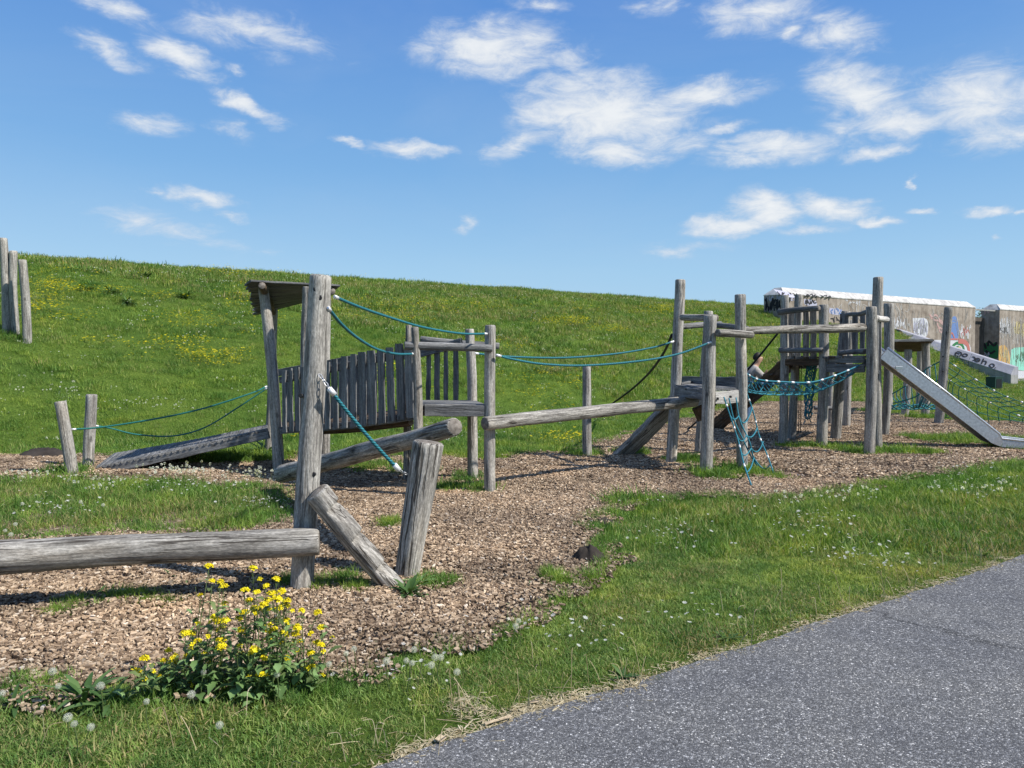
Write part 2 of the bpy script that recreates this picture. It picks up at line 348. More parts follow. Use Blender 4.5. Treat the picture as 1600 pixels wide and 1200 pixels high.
def endgrain():
    m, nt, b = mat('end_grain', .9, .1); L = nt.links.new
    tc = nd(nt, 'ShaderNodeTexCoord'); mp = nd(nt, 'ShaderNodeMapping'); mp.inputs['Scale'].default_value = (1, 1, 0); L(tc.outputs['Object'], mp.inputs[0])
    w = nd(nt, 'ShaderNodeTexWave', wave_type='RINGS', rings_direction='SPHERICAL', ins={'Scale': 55., 'Distortion': 2.5, 'Detail': 2.}); L(mp.outputs[0], w.inputs['Vector'])
    n = nd(nt, 'ShaderNodeTexNoise', ins={'Scale': 25., 'Detail': 4.}); L(tc.outputs['Object'], n.inputs['Vector'])
    mx = nd(nt, 'ShaderNodeMath', operation='MULTIPLY_ADD'); L(w.outputs['Fac'], mx.inputs[0]); mx.inputs[1].default_value = .3; L(n.outputs['Fac'], mx.inputs[2])
    r = ramp(nt, [(.35, (.05, .042, .035)), (.6, (.16, .14, .12)), (.85, (.30, .27, .24))]); L(mx.outputs[0], r.inputs[0]); L(r.outputs[0], b.inputs['Base Color'])
    bp = nd(nt, 'ShaderNodeBump', ins={'Strength': .7, 'Distance': .006}); L(mx.outputs[0], bp.inputs['Height']); L(bp.outputs[0], b.inputs['Normal'])
    return m
M_END = endgrain()
def ropemat(name, c1, c2, k=38.):
    m, nt, b = mat(name, .65, .3); L = nt.links.new
    uv = nd(nt, 'ShaderNodeUVMap'); s = nd(nt, 'ShaderNodeSeparateXYZ'); L(uv.outputs[0], s.inputs[0])
    a = nd(nt, 'ShaderNodeMath', operation='MULTIPLY'); L(s.outputs[0], a.inputs[0]); a.inputs[1].default_value = 3
    c = nd(nt, 'ShaderNodeMath', operation='MULTIPLY_ADD'); L(s.outputs[1], c.inputs[0]); c.inputs[1].default_value = k; L(a.outputs[0], c.inputs[2])
    pp = nd(nt, 'ShaderNodeMath', operation='PINGPONG'); L(c.outputs[0], pp.inputs[0]); pp.inputs[1].default_value = .5
    r = ramp(nt, [(.0, c1), (.22, c1), (.5, c2)]); L(pp.outputs[0], r.inputs[0]); L(r.outputs[0], b.inputs['Base Color'])
    bp = nd(nt, 'ShaderNodeBump', ins={'Strength': .9, 'Distance': .004}); L(pp.outputs[0], bp.inputs['Height']); L(bp.outputs[0], b.inputs['Normal'])
    return m
M_ROPE = ropemat('teal_rope', (.008, .08, .10), (.03, .27, .33))
M_ROPE2 = ropemat('green_rope', (.008, .09, .08), (.03, .26, .23))
M_ROPE3 = ropemat('blue_rope', (.012, .12, .17), (.045, .31, .40), 60)
M_DROPE = ropemat('dark_rope', (.006, .009, .012), (.02, .028, .03))
M_STEEL = plain('galvanised_steel', (.55, .56, .58), .35, .5, .9)
M_FERR = plain('aluminium_ferrule', (.72, .73, .74), .45, .5, .3)
M_BOLT = plain('dark_bolt', (.015, .015, .016), .5)
M_SLIDE = plain('slide_steel', (.46, .47, .50), .38, .5, .75)
# ------------------------------------------------------------------ ground materials
def soilmat():
    m, nt, b = mat('turf_soil', .95, .1); L = nt.links.new
    g = nd(nt, 'ShaderNodeNewGeometry')
    n1 = nd(nt, 'ShaderNodeTexNoise', ins={'Scale': 26., 'Detail': 7., 'Roughness': .75}); L(g.outputs['Position'], n1.inputs['Vector'])
    n2 = nd(nt, 'ShaderNodeTexNoise', ins={'Scale': .8, 'Detail': 4.}); L(g.outputs['Position'], n2.inputs['Vector'])
    r1 = ramp(nt, [(.32, (.030, .055, .010)), (.5, (.075, .135, .022)), (.68, (.14, .20, .042))]); L(n1.outputs['Fac'], r1.inputs[0])
    r2 = ramp(nt, [(.3, (.8, .85, .8)), (.7, (1.25, 1.12, 1.)) ]); L(n2.outputs['Fac'], r2.inputs[0])
    mx = nd(nt, 'ShaderNodeMix', data_type='RGBA', blend_type='MULTIPLY'); mx.inputs[0].default_value = 1; L(r1.outputs[0], mx.inputs[6]); L(r2.outputs[0], mx.inputs[7])
    L(mx.outputs[2], b.inputs['Base Color'])
    bp = nd(nt, 'ShaderNodeBump', ins={'Strength': 1., 'Distance': .05}); L(n1.outputs['Fac'], bp.inputs['Height']); L(bp.outputs[0], b.inputs['Normal'])
    return m
def mulchmat():
    m, nt, b = mat('mulch_floor', .95, .1); L = nt.links.new
    g = nd(nt, 'ShaderNodeNewGeometry')
    v = nd(nt, 'ShaderNodeTexVoronoi', ins={'Scale': 34.}); L(g.outputs['Position'], v.inputs['Vector'])
    s = nd(nt, 'ShaderNodeSeparateColor'); L(v.outputs['Color'], s.inputs[0])
    n2 = nd(nt, 'ShaderNodeTexNoise', ins={'Scale': 1.1, 'Detail': 5.}); L(g.outputs['Position'], n2.inputs['Vector'])
    r = ramp(nt, [(0., (.05, .035, .027)), (.4, (.17, .12, .088)), (.75, (.30, .22, .16)), (1., (.46, .36, .28))]); L(s.outputs[0], r.inputs[0])
    r2 = ramp(nt, [(.35, (.62, .6, .62)), (.6, (1.05,)*3)]); L(n2.outputs['Fac'], r2.inputs[0])
    mx = nd(nt, 'ShaderNodeMix', data_type='RGBA', blend_type='MULTIPLY'); mx.inputs[0].default_value = 1; L(r.outputs[0], mx.inputs[6]); L(r2.outputs[0], mx.inputs[7])
    L(mx.outputs[2], b.inputs['Base Color'])
    bp = nd(nt, 'ShaderNodeBump', ins={'Strength': 1., 'Distance': .02}); L(s.outputs[1], bp.inputs['Height']); L(bp.outputs[0], b.inputs['Normal'])
    return m
def asphaltmat():
    m, nt, b = mat('asphalt', .85, .25); L = nt.links.new
    g = nd(nt, 'ShaderNodeNewGeometry')
    v = nd(nt, 'ShaderNodeTexVoronoi', ins={'Scale': 165.}); L(g.outputs['Position'], v.inputs['Vector'])
    s = nd(nt, 'ShaderNodeSeparateColor'); L(v.outputs['Color'], s.inputs[0])
    v2 = nd(nt, 'ShaderNodeTexVoronoi', ins={'Scale': 92.}); L(g.outputs['Position'], v2.inputs['Vector'])
    s2 = nd(nt, 'ShaderNodeSeparateColor'); L(v2.outputs['Color'], s2.inputs[0])
    r = ramp(nt, [(0., (.058, .058, .060)), (.45, (.097, .098, .102)), (.8, (.140, .141, .145)), (.95, (.27, .27, .27)), (1., (.50, .49, .47))]); L(s.outputs[0], r.inputs[0])
    rr = ramp(nt, [(0., (.85,)*3), (.9, (1.1,)*3), (.97, (1.9,)*3)]); L(s2.outputs[0], rr.inputs[0])
    n = nd(nt, 'ShaderNodeTexNoise', ins={'Scale': 1.3, 'Detail': 6., 'Roughness': .65}); L(g.outputs['Position'], n.inputs['Vector'])
    r2 = ramp(nt, [(.3, (.80, .81, .85)), (.5, (1.,)*3), (.7, (1.20, 1.18, 1.13))]); L(n.outputs['Fac'], r2.inputs[0])
    m1 = nd(nt, 'ShaderNodeMix', data_type='RGBA', blend_type='MULTIPLY'); m1.inputs[0].default_value = 1; L(r.outputs[0], m1.inputs[6]); L(rr.outputs[0], m1.inputs[7])
    m2 = nd(nt, 'ShaderNodeMix', data_type='RGBA', blend_type='MULTIPLY'); m2.inputs[0].default_value = 1; L(m1.outputs[2], m2.inputs[6]); L(r2.outputs[0], m2.inputs[7])
    # hairline cracks
    wv = nd(nt, 'ShaderNodeTexVoronoi', feature='DISTANCE_TO_EDGE', ins={'Scale': .33}); 
    dn = nd(nt, 'ShaderNodeTexNoise', ins={'Scale': 3., 'Detail': 6., 'Roughness': .7}); L(g.outputs['Position'], dn.inputs['Vector'])
    dm = nd(nt, 'ShaderNodeVectorMath', operation='MULTIPLY_ADD'); L(dn.outputs['Color'], dm.inputs[0]); dm.inputs[1].default_value = (.5, .5, 0); L(g.outputs['Position'], dm.inputs[2]); L(dm.outputs[0], wv.inputs['Vector'])
    rc = ramp(nt, [(0., (.32,)*3), (.003, (.4,)*3), (.007, (1,)*3)]); L(wv.outputs['Distance'], rc.inputs[0])
    m3 = nd(nt, 'ShaderNodeMix', data_type='RGBA', blend_type='MULTIPLY'); m3.inputs[0].default_value = .8; L(m2.outputs[2], m3.inputs[6]); L(rc.outputs[0], m3.inputs[7])
    L(m3.outputs[2], b.inputs['Base Color'])
    bp = nd(nt, 'ShaderNodeBump', ins={'Strength': .9, 'Distance': .004}); L(v.outputs['Distance'], bp.inputs['Height']); bp.invert = True; L(bp.outputs[0], b.inputs['Normal'])
    return m
def concrete(name, dark, light, streak=1.):
    m, nt, b = mat(name, .9, .15); L = nt.links.new
    g = nd(nt, 'ShaderNodeNewGeometry')
    k = nd(nt, 'ShaderNodeMapping'); k.inputs['Scale'].default_value = (2.6, 2.6, .22); L(g.outputs['Position'], k.inputs[0])
    n1 = nd(nt, 'ShaderNodeTexNoise', ins={'Scale': 1., 'Detail': 6., 'Roughness': .7}); L(k.outputs[0], n1.inputs['Vector'])
    n2 = nd(nt, 'ShaderNodeTexNoise', ins={'Scale': 2.2, 'Detail': 6., 'Roughness': .7}); L(g.outputs['Position'], n2.inputs['Vector'])
    ad = nd(nt, 'ShaderNodeMath', operation='MULTIPLY_ADD'); L(n1.outputs['Fac'], ad.inputs[0]); ad.inputs[1].default_value = streak; L(n2.outputs['Fac'], ad.inputs[2])
    hf = nd(nt, 'ShaderNodeMath', operation='DIVIDE'); L(ad.outputs[0], hf.inputs[0]); hf.inputs[1].default_value = 1+streak
    r = ramp(nt, [(.36, dark), (.5, tuple((a+c)/2 for a, c in zip(dark, light))), (.64, light)]); L(hf.outputs[0], r.inputs[0]); L(r.outputs[0], b.inputs['Base Color'])
    bp = nd(nt, 'ShaderNodeBump', ins={'Strength': .4, 'Distance': .02}); L(n2.outputs['Fac'], bp.inputs['Height']); L(bp.outputs[0], b.inputs['Normal'])
    return m
M_SOIL = soilmat(); M_MULCH = mulchmat(); M_ASPH = asphaltmat()
M_CONC = concrete('stained_concrete', (.16, .13, .105), (.40, .35, .30))
M_CONC2 = concrete('pale_concrete', (.26, .25, .24), (.66, .65, .63), .9)
M_CONC3 = concrete('grey_concrete', (.20, .20, .19), (.36, .36, .35))
def leafmat(name, c1, c2, c3, transl=.35, patch=True, rough=.6):
    m = bpy.data.materials.new(name); m.use_nodes = True; nt = m.node_tree; nt.nodes.clear(); L = nt.links.new
    g = nd(nt, 'ShaderNodeNewGeometry'); oi = nd(nt, 'ShaderNodeObjectInfo')
    at = nd(nt, 'ShaderNodeAttribute', attribute_name='tint', attribute_type='GEOMETRY')
    ad = nd(nt, 'ShaderNodeMath', operation='MULTIPLY_ADD'); L(oi.outputs['Random'], ad.inputs[0]); ad.inputs[1].default_value = .35; L(at.outputs['Fac'], ad.inputs[2])
    sc = nd(nt, 'ShaderNodeMath', operation='MULTIPLY'); L(ad.outputs[0], sc.inputs[0]); sc.inputs[1].default_value = .74
    r = ramp(nt, [(0., c1), (.5, c2), (1., c3)]); L(sc.outputs[0], r.inputs[0]); col = r.outputs[0]
    if patch:
        n = nd(nt, 'ShaderNodeTexNoise', ins={'Scale': .55, 'Detail': 6., 'Roughness': .65}); L(g.outputs['Position'], n.inputs['Vector'])
        n2 = nd(nt, 'ShaderNodeTexNoise', ins={'Scale': 3.4, 'Detail': 3., 'Roughness': .6}); L(g.outputs['Position'], n2.inputs['Vector'])
        p = ramp(nt, [(.36, (.58, .76, .66)), (.5, (1., 1., 1.)), (.63, (1.42, 1.18, .95))]); L(n.outputs['Fac'], p.inputs[0])
        p2 = ramp(nt, [(.36, (.60, .72, .66)), (.5, (1.,)*3), (.64, (1.48, 1.28, 1.2))]); L(n2.outputs['Fac'], p2.inputs[0])
        for q in (p, p2):
            mx = nd(nt, 'ShaderNodeMix', data_type='RGBA', blend_type='MULTIPLY'); mx.inputs[0].default_value = 1; L(col, mx.inputs[6]); L(q.outputs[0], mx.inputs[7]); col = mx.outputs[2]
        dr = nd(nt, 'ShaderNodeAttribute', attribute_name='dry', attribute_type='INSTANCER')
        dm = nd(nt, 'ShaderNodeMath', operation='MULTIPLY'); L(dr.outputs['Fac'], dm.inputs[0]); L(at.outputs['Fac'], dm.inputs[1])
        d2 = nd(nt, 'ShaderNodeMapRange', ins={1: .12, 2: .5, 3: 0., 4: .92}); L(dm.outputs[0], d2.inputs[0])
        mx = nd(nt, 'ShaderNodeMix', data_type='RGBA'); L(d2.outputs[0], mx.inputs[0]); L(col, mx.inputs[6]); mx.inputs[7].default_value = (.40, .30, .16, 1); col = mx.outputs[2]
    b = nd(nt, 'ShaderNodeBsdfPrincipled', ins={'Roughness': rough, 'Specular IOR Level': .25}); L(col, b.inputs['Base Color'])
    t = nd(nt, 'ShaderNodeBsdfTranslucent'); tm = nd(nt, 'ShaderNodeMix', data_type='RGBA', blend_type='MULTIPLY'); tm.inputs[0].default_value = 1
    L(col, tm.inputs[6]); tm.inputs[7].default_value = (1.25, 1.25, .6, 1); L(tm.outputs[2], t.inputs[0])
    ms = nd(nt, 'ShaderNodeMixShader'); ms.inputs[0].default_value = transl; L(b.outputs[0], ms.inputs[1]); L(t.outputs[0], ms.inputs[2])
    o = nd(nt, 'ShaderNodeOutputMaterial'); L(ms.outputs[0], o.inputs[0])
    return m
M_GRASS = leafmat('grass_blades', (.070, .148, .022), (.160, .280, .052), (.34, .46, .125))
M_MOWN = leafmat('mown_grass_blades', (.10, .185, .038), (.215, .325, .080), (.41, .50, .17))
M_LEAF = leafmat('broad_leaves', (.032, .075, .020), (.065, .130, .036), (.12, .20, .065), .25, False)
M_BLUELEAF = leafmat('mustard_leaves', (.09, .16, .05), (.16, .27, .09), (.24, .36, .15), .25, False)
M_STALK = leafmat('green_stalks', (.08, .12, .04), (.13, .18, .06), (.2, .25, .1), .2, False)
M_STRAW = leafmat('dead_straw', (.28, .22, .13), (.45, .38, .24), (.62, .55, .40), .2, False)
M_YEL = leafmat('yellow_petals', (.62, .50, .01), (.80, .68, .015), (.88, .78, .03), .3, False)
M_WHITE = leafmat('white_petals', (.6, .6, .58), (.75, .75, .73), (.85, .85, .83), .3, False)
M_FLUFF = leafmat('dandelion_fluff', (.62, .62, .60), (.74, .74, .72), (.86, .86, .85), .45, False)

def chipmat():
    m, nt, b = mat('wood_chip', .85, .15); L = nt.links.new
    at = nd(nt, 'ShaderNodeAttribute', attribute_name='tint', attribute_type='GEOMETRY'); oi = nd(nt, 'ShaderNodeObjectInfo'); g = nd(nt, 'ShaderNodeNewGeometry')
    r = ramp(nt, [(0., (.060, .042, .028)), (.22, (.18, .130, .088)), (.5, (.35, .268, .185)), (.75, (.52, .415, .295)), (.93, (.64, .54, .40)), (1., (.74, .67, .56))]); L(at.outputs['Fac'], r.inputs[0])
    n = nd(nt, 'ShaderNodeTexNoise', ins={'Scale': .75, 'Detail': 5., 'Roughness': .6}); L(g.outputs['Position'], n.inputs['Vector'])
    p = ramp(nt, [(.36, (.62, .62, .64)), (.48, (.93,)*3), (.56, (1.05,)*3), (.68, (1.22, 1.16, 1.08))]); L(n.outputs['Fac'], p.inputs[0])
    mx = nd(nt, 'ShaderNodeMix', data_type='RGBA', blend_type='MULTIPLY'); mx.inputs[0].default_value = 1; L(r.outputs[0], mx.inputs[6]); L(p.outputs[0], mx.inputs[7])
    dr = nd(nt, 'ShaderNodeAttribute', attribute_name='dry', attribute_type='INSTANCER')       # old, decayed chips along the edges, plus the low log's painted shadow
    m2 = nd(nt, 'ShaderNodeMix', data_type='RGBA', blend_type='MULTIPLY'); L(dr.outputs['Fac'], m2.inputs[0]); L(mx.outputs[2], m2.inputs[6]); m2.inputs[7].default_value = (.58, .60, .62, 1)
    dk = nd(nt, 'ShaderNodeMix', data_type='RGBA', blend_type='MULTIPLY'); dk.inputs[0].default_value = 1; L(m2.outputs[2], dk.inputs[6]); dk.inputs[7].default_value = (.95, .905, .88, 1); L(dk.outputs[2], b.inputs['Base Color'])
    return m
M_CHIP = chipmat()

# ------------------------------------------------------------------ outlines on the ground (all on the flat)
def gp(pts): return [tuple(G(x, y)[:2]) for x, y in pts]
CHIPS_FRONT = gp([(-420,1090),(-200,1085),(0,1078),(100,1083),(200,1078),(300,1068),(430,1062),(500,1064),(560,1056),(640,1022),(700,1008),(760,998),(830,972),(870,945),(905,918),(930,900),(938,875),(935,850),(922,822),(940,806),(975,792),(1050,780),(1120,776),(1200,780),(1270,778),(1330,766),(1390,752),(1440,743),(1520,733),(1600,727),(1750,722)])
CHIPS_BACK = gp([(1780,668),(1600,662),(1530,656),(1470,648),(1420,642),(1400,634),(1320,628),(1190,628),(1100,648),(1000,672),(960,686),(900,703),(830,710),(760,717),(690,716),(620,716),(500,712),(420,708),(300,716),(160,712),(70,712),(0,714),(-200,718),(-500,720)])
CHIPS = CHIPS_FRONT+CHIPS_BACK
ISLAND = gp([(-700,752),(-300,752),(0,755),(120,748),(300,754),(400,762),(450,776),(474,792),(466,806),(440,816),(400,826),(330,836),(200,842),(0,850),(-200,858),(-700,872)])
ASPH_L = [tuple(G(*p)[:2]) for p in [(616,1195),(678,1167),(775,1139),(819,1118),(866,1107),(922,1092),(1000,1076),(1006,1064),(1100,1034),(1190,1005),(1287,970),(1369,950),(1444,924),(1537,892),(1562,881)]]
a0, a1 = Vector(ASPH_L[0]), Vector(ASPH_L[3])
dd = (a0-a1).normalized()
ASPH_L = [(a0.x+dd.x*6-.6, a0.y+dd.y*6), (a0.x+dd.x*1.2-.12, a0.y+dd.y*1.2)]+ASPH_L+[(5.0, 6.75), (6.6, 7.7), (9, 9.2), (13, 12.6), (18, 17.5), (25, 26), (30.5, 36), (31.5, 44), (33.5, 52), (38, 64)]
def rnd_edge(pl, step=.12, amp=.035):
    out = []
    for (x0, y0), (x1, y1) in zip(pl[:-1], pl[1:]):
        n = max(1, int(math.hypot(x1-x0, y1-y0)/step)) if math.hypot(x0, y0) < 12 else 2
        for k in range(n):
            t = k/n; x = x0+(x1-x0)*t; y = y0+(y1-y0)*t
            out.append((x+amp*noise.noise(Vector((x*2.3, y*2.3, 3)))+amp*.6*noise.noise(Vector((x*9, y*9, 5))), y+amp*noise.noise(Vector((x*2.3, y*2.3, 13)))+amp*.6*noise.noise(Vector((x*9, y*9, 15)))))
    return out+[pl[-1]]
ASPH_E = rnd_edge(ASPH_L)
ASPH = ASPH_E+[(44, 64), (38, 52), (36, 44), (34, 34), (29, 23), (21, 13.5), (14, 8), (9, 4.2), (6, 1.5), (5, -4), (0, -6)]
def sheet(name, poly, z, m):
    bm = bmesh.new(); vs = [bm.verts.new((x, y, z)) for x, y in poly]
    es = [bm.edges.new((vs[i], vs[(i+1) % len(vs)])) for i in range(len(vs))]
    bmesh.ops.triangle_fill(bm, edges=es, use_beauty=True)
    for f in bm.faces:
        if f.normal.z < 0: f.normal_flip()
    me = bpy.data.meshes.new(name); bm.to_mesh(me); bm.free()
    return tag(link(name, me, (m,)), None, None, None, 'structure')

# ------------------------------------------------------------------ ground sheet
gx = np.unique(np.concatenate([np.linspace(-900, -60, 12), np.arange(-60, 45, .6), np.linspace(45, 900, 14)]))
gy = np.unique(np.concatenate([np.linspace(-300, -8, 6), np.arange(-8, 75, .6), np.linspace(75, 1500, 14)]))
XX, YY = np.meshgrid(gx, gy); ZZ = hgt(XX, YY)
V = np.stack([XX.ravel(), YY.ravel(), ZZ.ravel()], 1); nx = len(gx); F = []
for j in range(len(gy)-1):
    for i in range(nx-1):
        a = j*nx+i; F.append((a, a+1, a+nx+1, a+nx))
tag(link('ground', mesh(V.tolist(), F), (M_SOIL,)), None, None, None, 'structure')
sheet('wood_chip_bed', CHIPS, .006, M_MULCH)
sheet('asphalt_path', ASPH, .012, M_ASPH)

# ------------------------------------------------------------------ scattering
def scatter(name, pts, scl, rot, idx, dry, protos, label, cat):
    me = bpy.data.meshes.new(name); me.vertices.add(len(pts)); me.vertices.foreach_set('co', np.asarray(pts, np.float32).ravel())
    for nm, typ, arr, key in (('scl', 'FLOAT', scl, 'value'), ('idx', 'INT', idx, 'value'), ('dry', 'FLOAT', dry, 'value'), ('rot', 'FLOAT_VECTOR', rot, 'vector')):
        a = me.attributes.new(nm, typ, 'POINT'); a.data.foreach_set(key, np.asarray(arr, np.int32 if typ == 'INT' else np.float32).ravel())
    o = bpy.data.objects.new(name, me); C.objects.link(o)
    pc = bpy.data.collections.new(name+'_kinds')
    for i, pm in enumerate(protos): q = bpy.data.objects.new('%s_kind_%02d' % (name, i), pm); pc.objects.link(q)
    ng = bpy.data.node_groups.new(name, 'GeometryNodeTree')
    ng.interface.new_socket('Geometry', in_out='INPUT', socket_type='NodeSocketGeometry'); ng.interface.new_socket('Geometry', in_out='OUTPUT', socket_type='NodeSocketGeometry')
    gi = ng.nodes.new('NodeGroupInput'); go = ng.nodes.new('NodeGroupOutput'); ip = ng.nodes.new('GeometryNodeInstanceOnPoints'); ci = ng.nodes.new('GeometryNodeCollectionInfo')
    ci.inputs['Collection'].default_value = pc; ci.inputs['Separate Children'].default_value = True; ci.inputs['Reset Children'].default_value = True
    ip.inputs['Pick Instance'].default_value = True
    def attr(nm, t):
        n = ng.nodes.new('GeometryNodeInputNamedAttribute'); n.data_type = t; n.inputs['Name'].default_value = nm; return n.outputs['Attribute']
    l = ng.links.new; l(gi.outputs[0], ip.inputs['Points']); l(ci.outputs[0], ip.inputs['Instance'])
    l(attr('idx', 'INT'), ip.inputs['Instance Index']); l(attr('rot', 'FLOAT_VECTOR'), ip.inputs['Rotation']); l(attr('scl', 'FLOAT'), ip.inputs['Scale']); l(ip.outputs[0], go.inputs[0])
    md = o.modifiers.new('scatter', 'NODES'); md.node_group = ng
    return tag(o, label, cat, None, 'stuff')
SMOOTH = [False]
def proto(MBs, mats):
    """MBs: list of (V,F,tint,matindex)"""
    V = []; F = []; T = []; MI = []
    for v, f, t, mi in MBs:
        b = len(V); V += [tuple(q) for q in v]; F += [tuple(i+b for i in g) for g in f]; T += [t]*len(v); MI += [mi]*len(f)
    me = mesh(V, F, MI, SMOOTH[0])
    a = me.attributes.new('tint', 'FLOAT', 'POINT'); a.data.foreach_set('value', T)
    for m in mats: me.materials.append(m)
    return me
def blade(x, y, h, w, lean, az_, curl=.5, seg=3):
    V = []; F = []; dx, dy = math.cos(az_), math.sin(az_); sx, sy = -dy, dx
    f = random.uniform(-.8, .8); sx, sy = sx*math.cos(f)+dx*math.sin(f), sy*math.cos(f)+dy*math.sin(f)
    for i in range(seg):
        t = i/seg; o = lean*h*(t**(1+curl)); ww = w/2*(1-t*.55)
        px, py, pz = x+dx*o, y+dy*o, h*t*(1-.25*lean*t)
        V += [(px-sx*ww, py-sy*ww, pz), (px+sx*ww, py+sy*ww, pz)]
    V.append((x+dx*lean*h, y+dy*lean*h, h*(1-.25*lean)))
    for i in range(seg-1): a = 2*i; F.append((a, a+1, a+3, a+2))
    a = 2*(seg-1); F.append((a, a+1, a+2))
    return V, F
def tuft(R, n, h0, h1, w0, w1, lean=.9, seg=3, m=None):
    out = []
    for _ in range(n):
        r = R*math.sqrt(random.random()); a = random.uniform(0, 2*PI); h = random.uniform(h0, h1)*(1-.3*r/R)
        V, F = blade(r*math.cos(a), r*math.sin(a), h, random.uniform(w0, w1), random.uniform(.1, lean), random.uniform(0, 2*PI), seg=seg)
        t = random.random(); t = t*t*1.0
        out.append((V, F, t, 0))
    return proto(out, (m or M_GRASS,))
LAWN = [tuft(.10, 60, .016, .046, .0028, .0052, 1.7, 2, M_MOWN) for _ in range(6)]
MEAD = [tuft(.17, 60, .05, .13, .004, .008, 1.1) for _ in range(6)]
FAR = [tuft(.32, 60, .08, .19, .009, .018, 1.0) for _ in range(5)]
LONG = [tuft(.10, 46, .08, .20, .004, .009, 1.2) for _ in range(4)]
def chipc(R, n, s0, s1):
    out = []
    for _ in range(n):
        r = R*math.sqrt(random.random()); a = random.uniform(0, 2*PI); L_ = random.uniform(s0, s1); w = L_*random.uniform(.25, .6); t = random.uniform(.002, .006)
        M = Matrix.Translation((r*math.cos(a), r*math.sin(a), random.uniform(.004, .026))) @ Matrix.Rotation(random.uniform(0, 2*PI), 4, 'Z') @ Matrix.Rotation(random.gauss(0, .32), 4, 'X') @ Matrix.Rotation(random.gauss(0, .28), 4, 'Y')
        k = random.uniform(.3, 1); l = random.uniform(-.3, .3)*w
        q = [(-L_/2, -w/2*k), (L_/2*.8, -w/2+l), (L_/2, w/2*k+l), (-L_/2*.7, w/2)]
        V = [M @ Vector((x, y, -t)) for x, y in q]+[M @ Vector((x, y, t)) for x, y in q]
        F = [(4, 5, 6, 7), (0, 1, 5, 4), (1, 2, 6, 5), (2, 3, 7, 6), (3, 0, 4, 7)]
        out.append((V, F, min(1, max(0, random.gauss(.47, .25))), 0))
    return proto(out, (M_CHIP,))
CHIPP = [chipc(.17, 150, .010, .040) for _ in range(6)]
CHIPF = [chipc(.28, 200, .018, .054) for _ in range(4)]

rng = np.random.default_rng(11)
def cand(n, y0, y1, k=.80, pad=1.6):
    """random ground points in the part of the place that can be seen, a step to either side included"""
    Y = np.sqrt(rng.uniform(y0*y0, y1*y1, n)); X = rng.uniform(-1, 1, n)*(k*Y+pad); return X, Y
def area(y0, y1, k=.80, pad=1.6): return k*(y1*y1-y0*y0)+2*pad*(y1-y0)
def vnoise(X, Y, s, o=0.):
    return (np.sin(X*s+o)*np.cos(Y*s*1.3-o*2)+.6*np.sin(X*s*2.3-Y*s*1.9+o)+.4*np.sin(X*s*4.7+Y*s*4.1+3*o))/2
PATCHES = []     # extra grass clumps growing through the chips: (px, py, half width px, half depth px)
for q in [(520,915,38,12),(680,915,34,9),(160,942,95,5),(240,942,60,4),(100,958,22,10),(560,925,12,6),(300,716,70,7),(360,718,60,8),(430,716,30,6),(570,730,50,7),(640,738,30,6),(730,750,22,9),(745,768,14,8),(612,822,14,6),
          (912,712,24,5),(1080,722,34,8),(1118,745,40,6),(1170,742,22,5),(1212,748,7,5),(1300,702,26,6),(1345,708,36,5),(1400,708,70,4),(1450,686,40,3),(1540,690,110,9),(1600,700,60,6),(1150,735,22,5),(985,708,16,4),
          (110,738,28,7),(60,710,30,5),(880,915,16,6),(700,765,16,5),(1000,785,60,4),(860,905,8,4),(455,915,10,4),(1390,645,40,4),(1480,655,60,4),(1275,700,20,3),(1240,700,30,3),(60,1075,60,14),(250,1085,90,18),(420,1085,120,18)]:
    c = G(q[0], q[1]); e = G(q[0]+q[2], q[1]); u = G(q[0], q[1]-q[3]); PATCHES.append((c.x, c.y, abs(e.x-c.x), max(.10, abs(u.y-c.y))))
def patchf(X, Y):
    m = np.zeros(np.shape(X))
    for cx, cy, rx, ry in PATCHES: m = np.maximum(m, 1-((X-cx)/rx)**2-((Y-cy)/ry)**2)
    return m
HOLES = []        # thin places in the lawn
for q in [(740,1108,42,22),(200,622,28,6),(660,592,20,5)]:
    c = G(q[0], q[1]); e = G(q[0]+q[2], q[1]); u = G(q[0], q[1]-q[3]); HOLES.append((c.x, c.y, abs(e.x-c.x), abs(u.y-c.y)))
AE = ASPH_E; CB = CHIPS+[CHIPS[0]]; IB = ISLAND+[ISLAND[0]]
def zones(X, Y):
    """0 grass, 1 chips, 2 asphalt and distances to the edges"""
    ina = in_poly(X, Y, ASPH); inc = in_poly(X, Y, CHIPS) & ~in_poly(X, Y, ISLAND)
    da = dist_line(X, Y, AE[:260]); dc = np.minimum(dist_line(X, Y, CB), dist_line(X, Y, IB))
    return ina, inc, da, dc
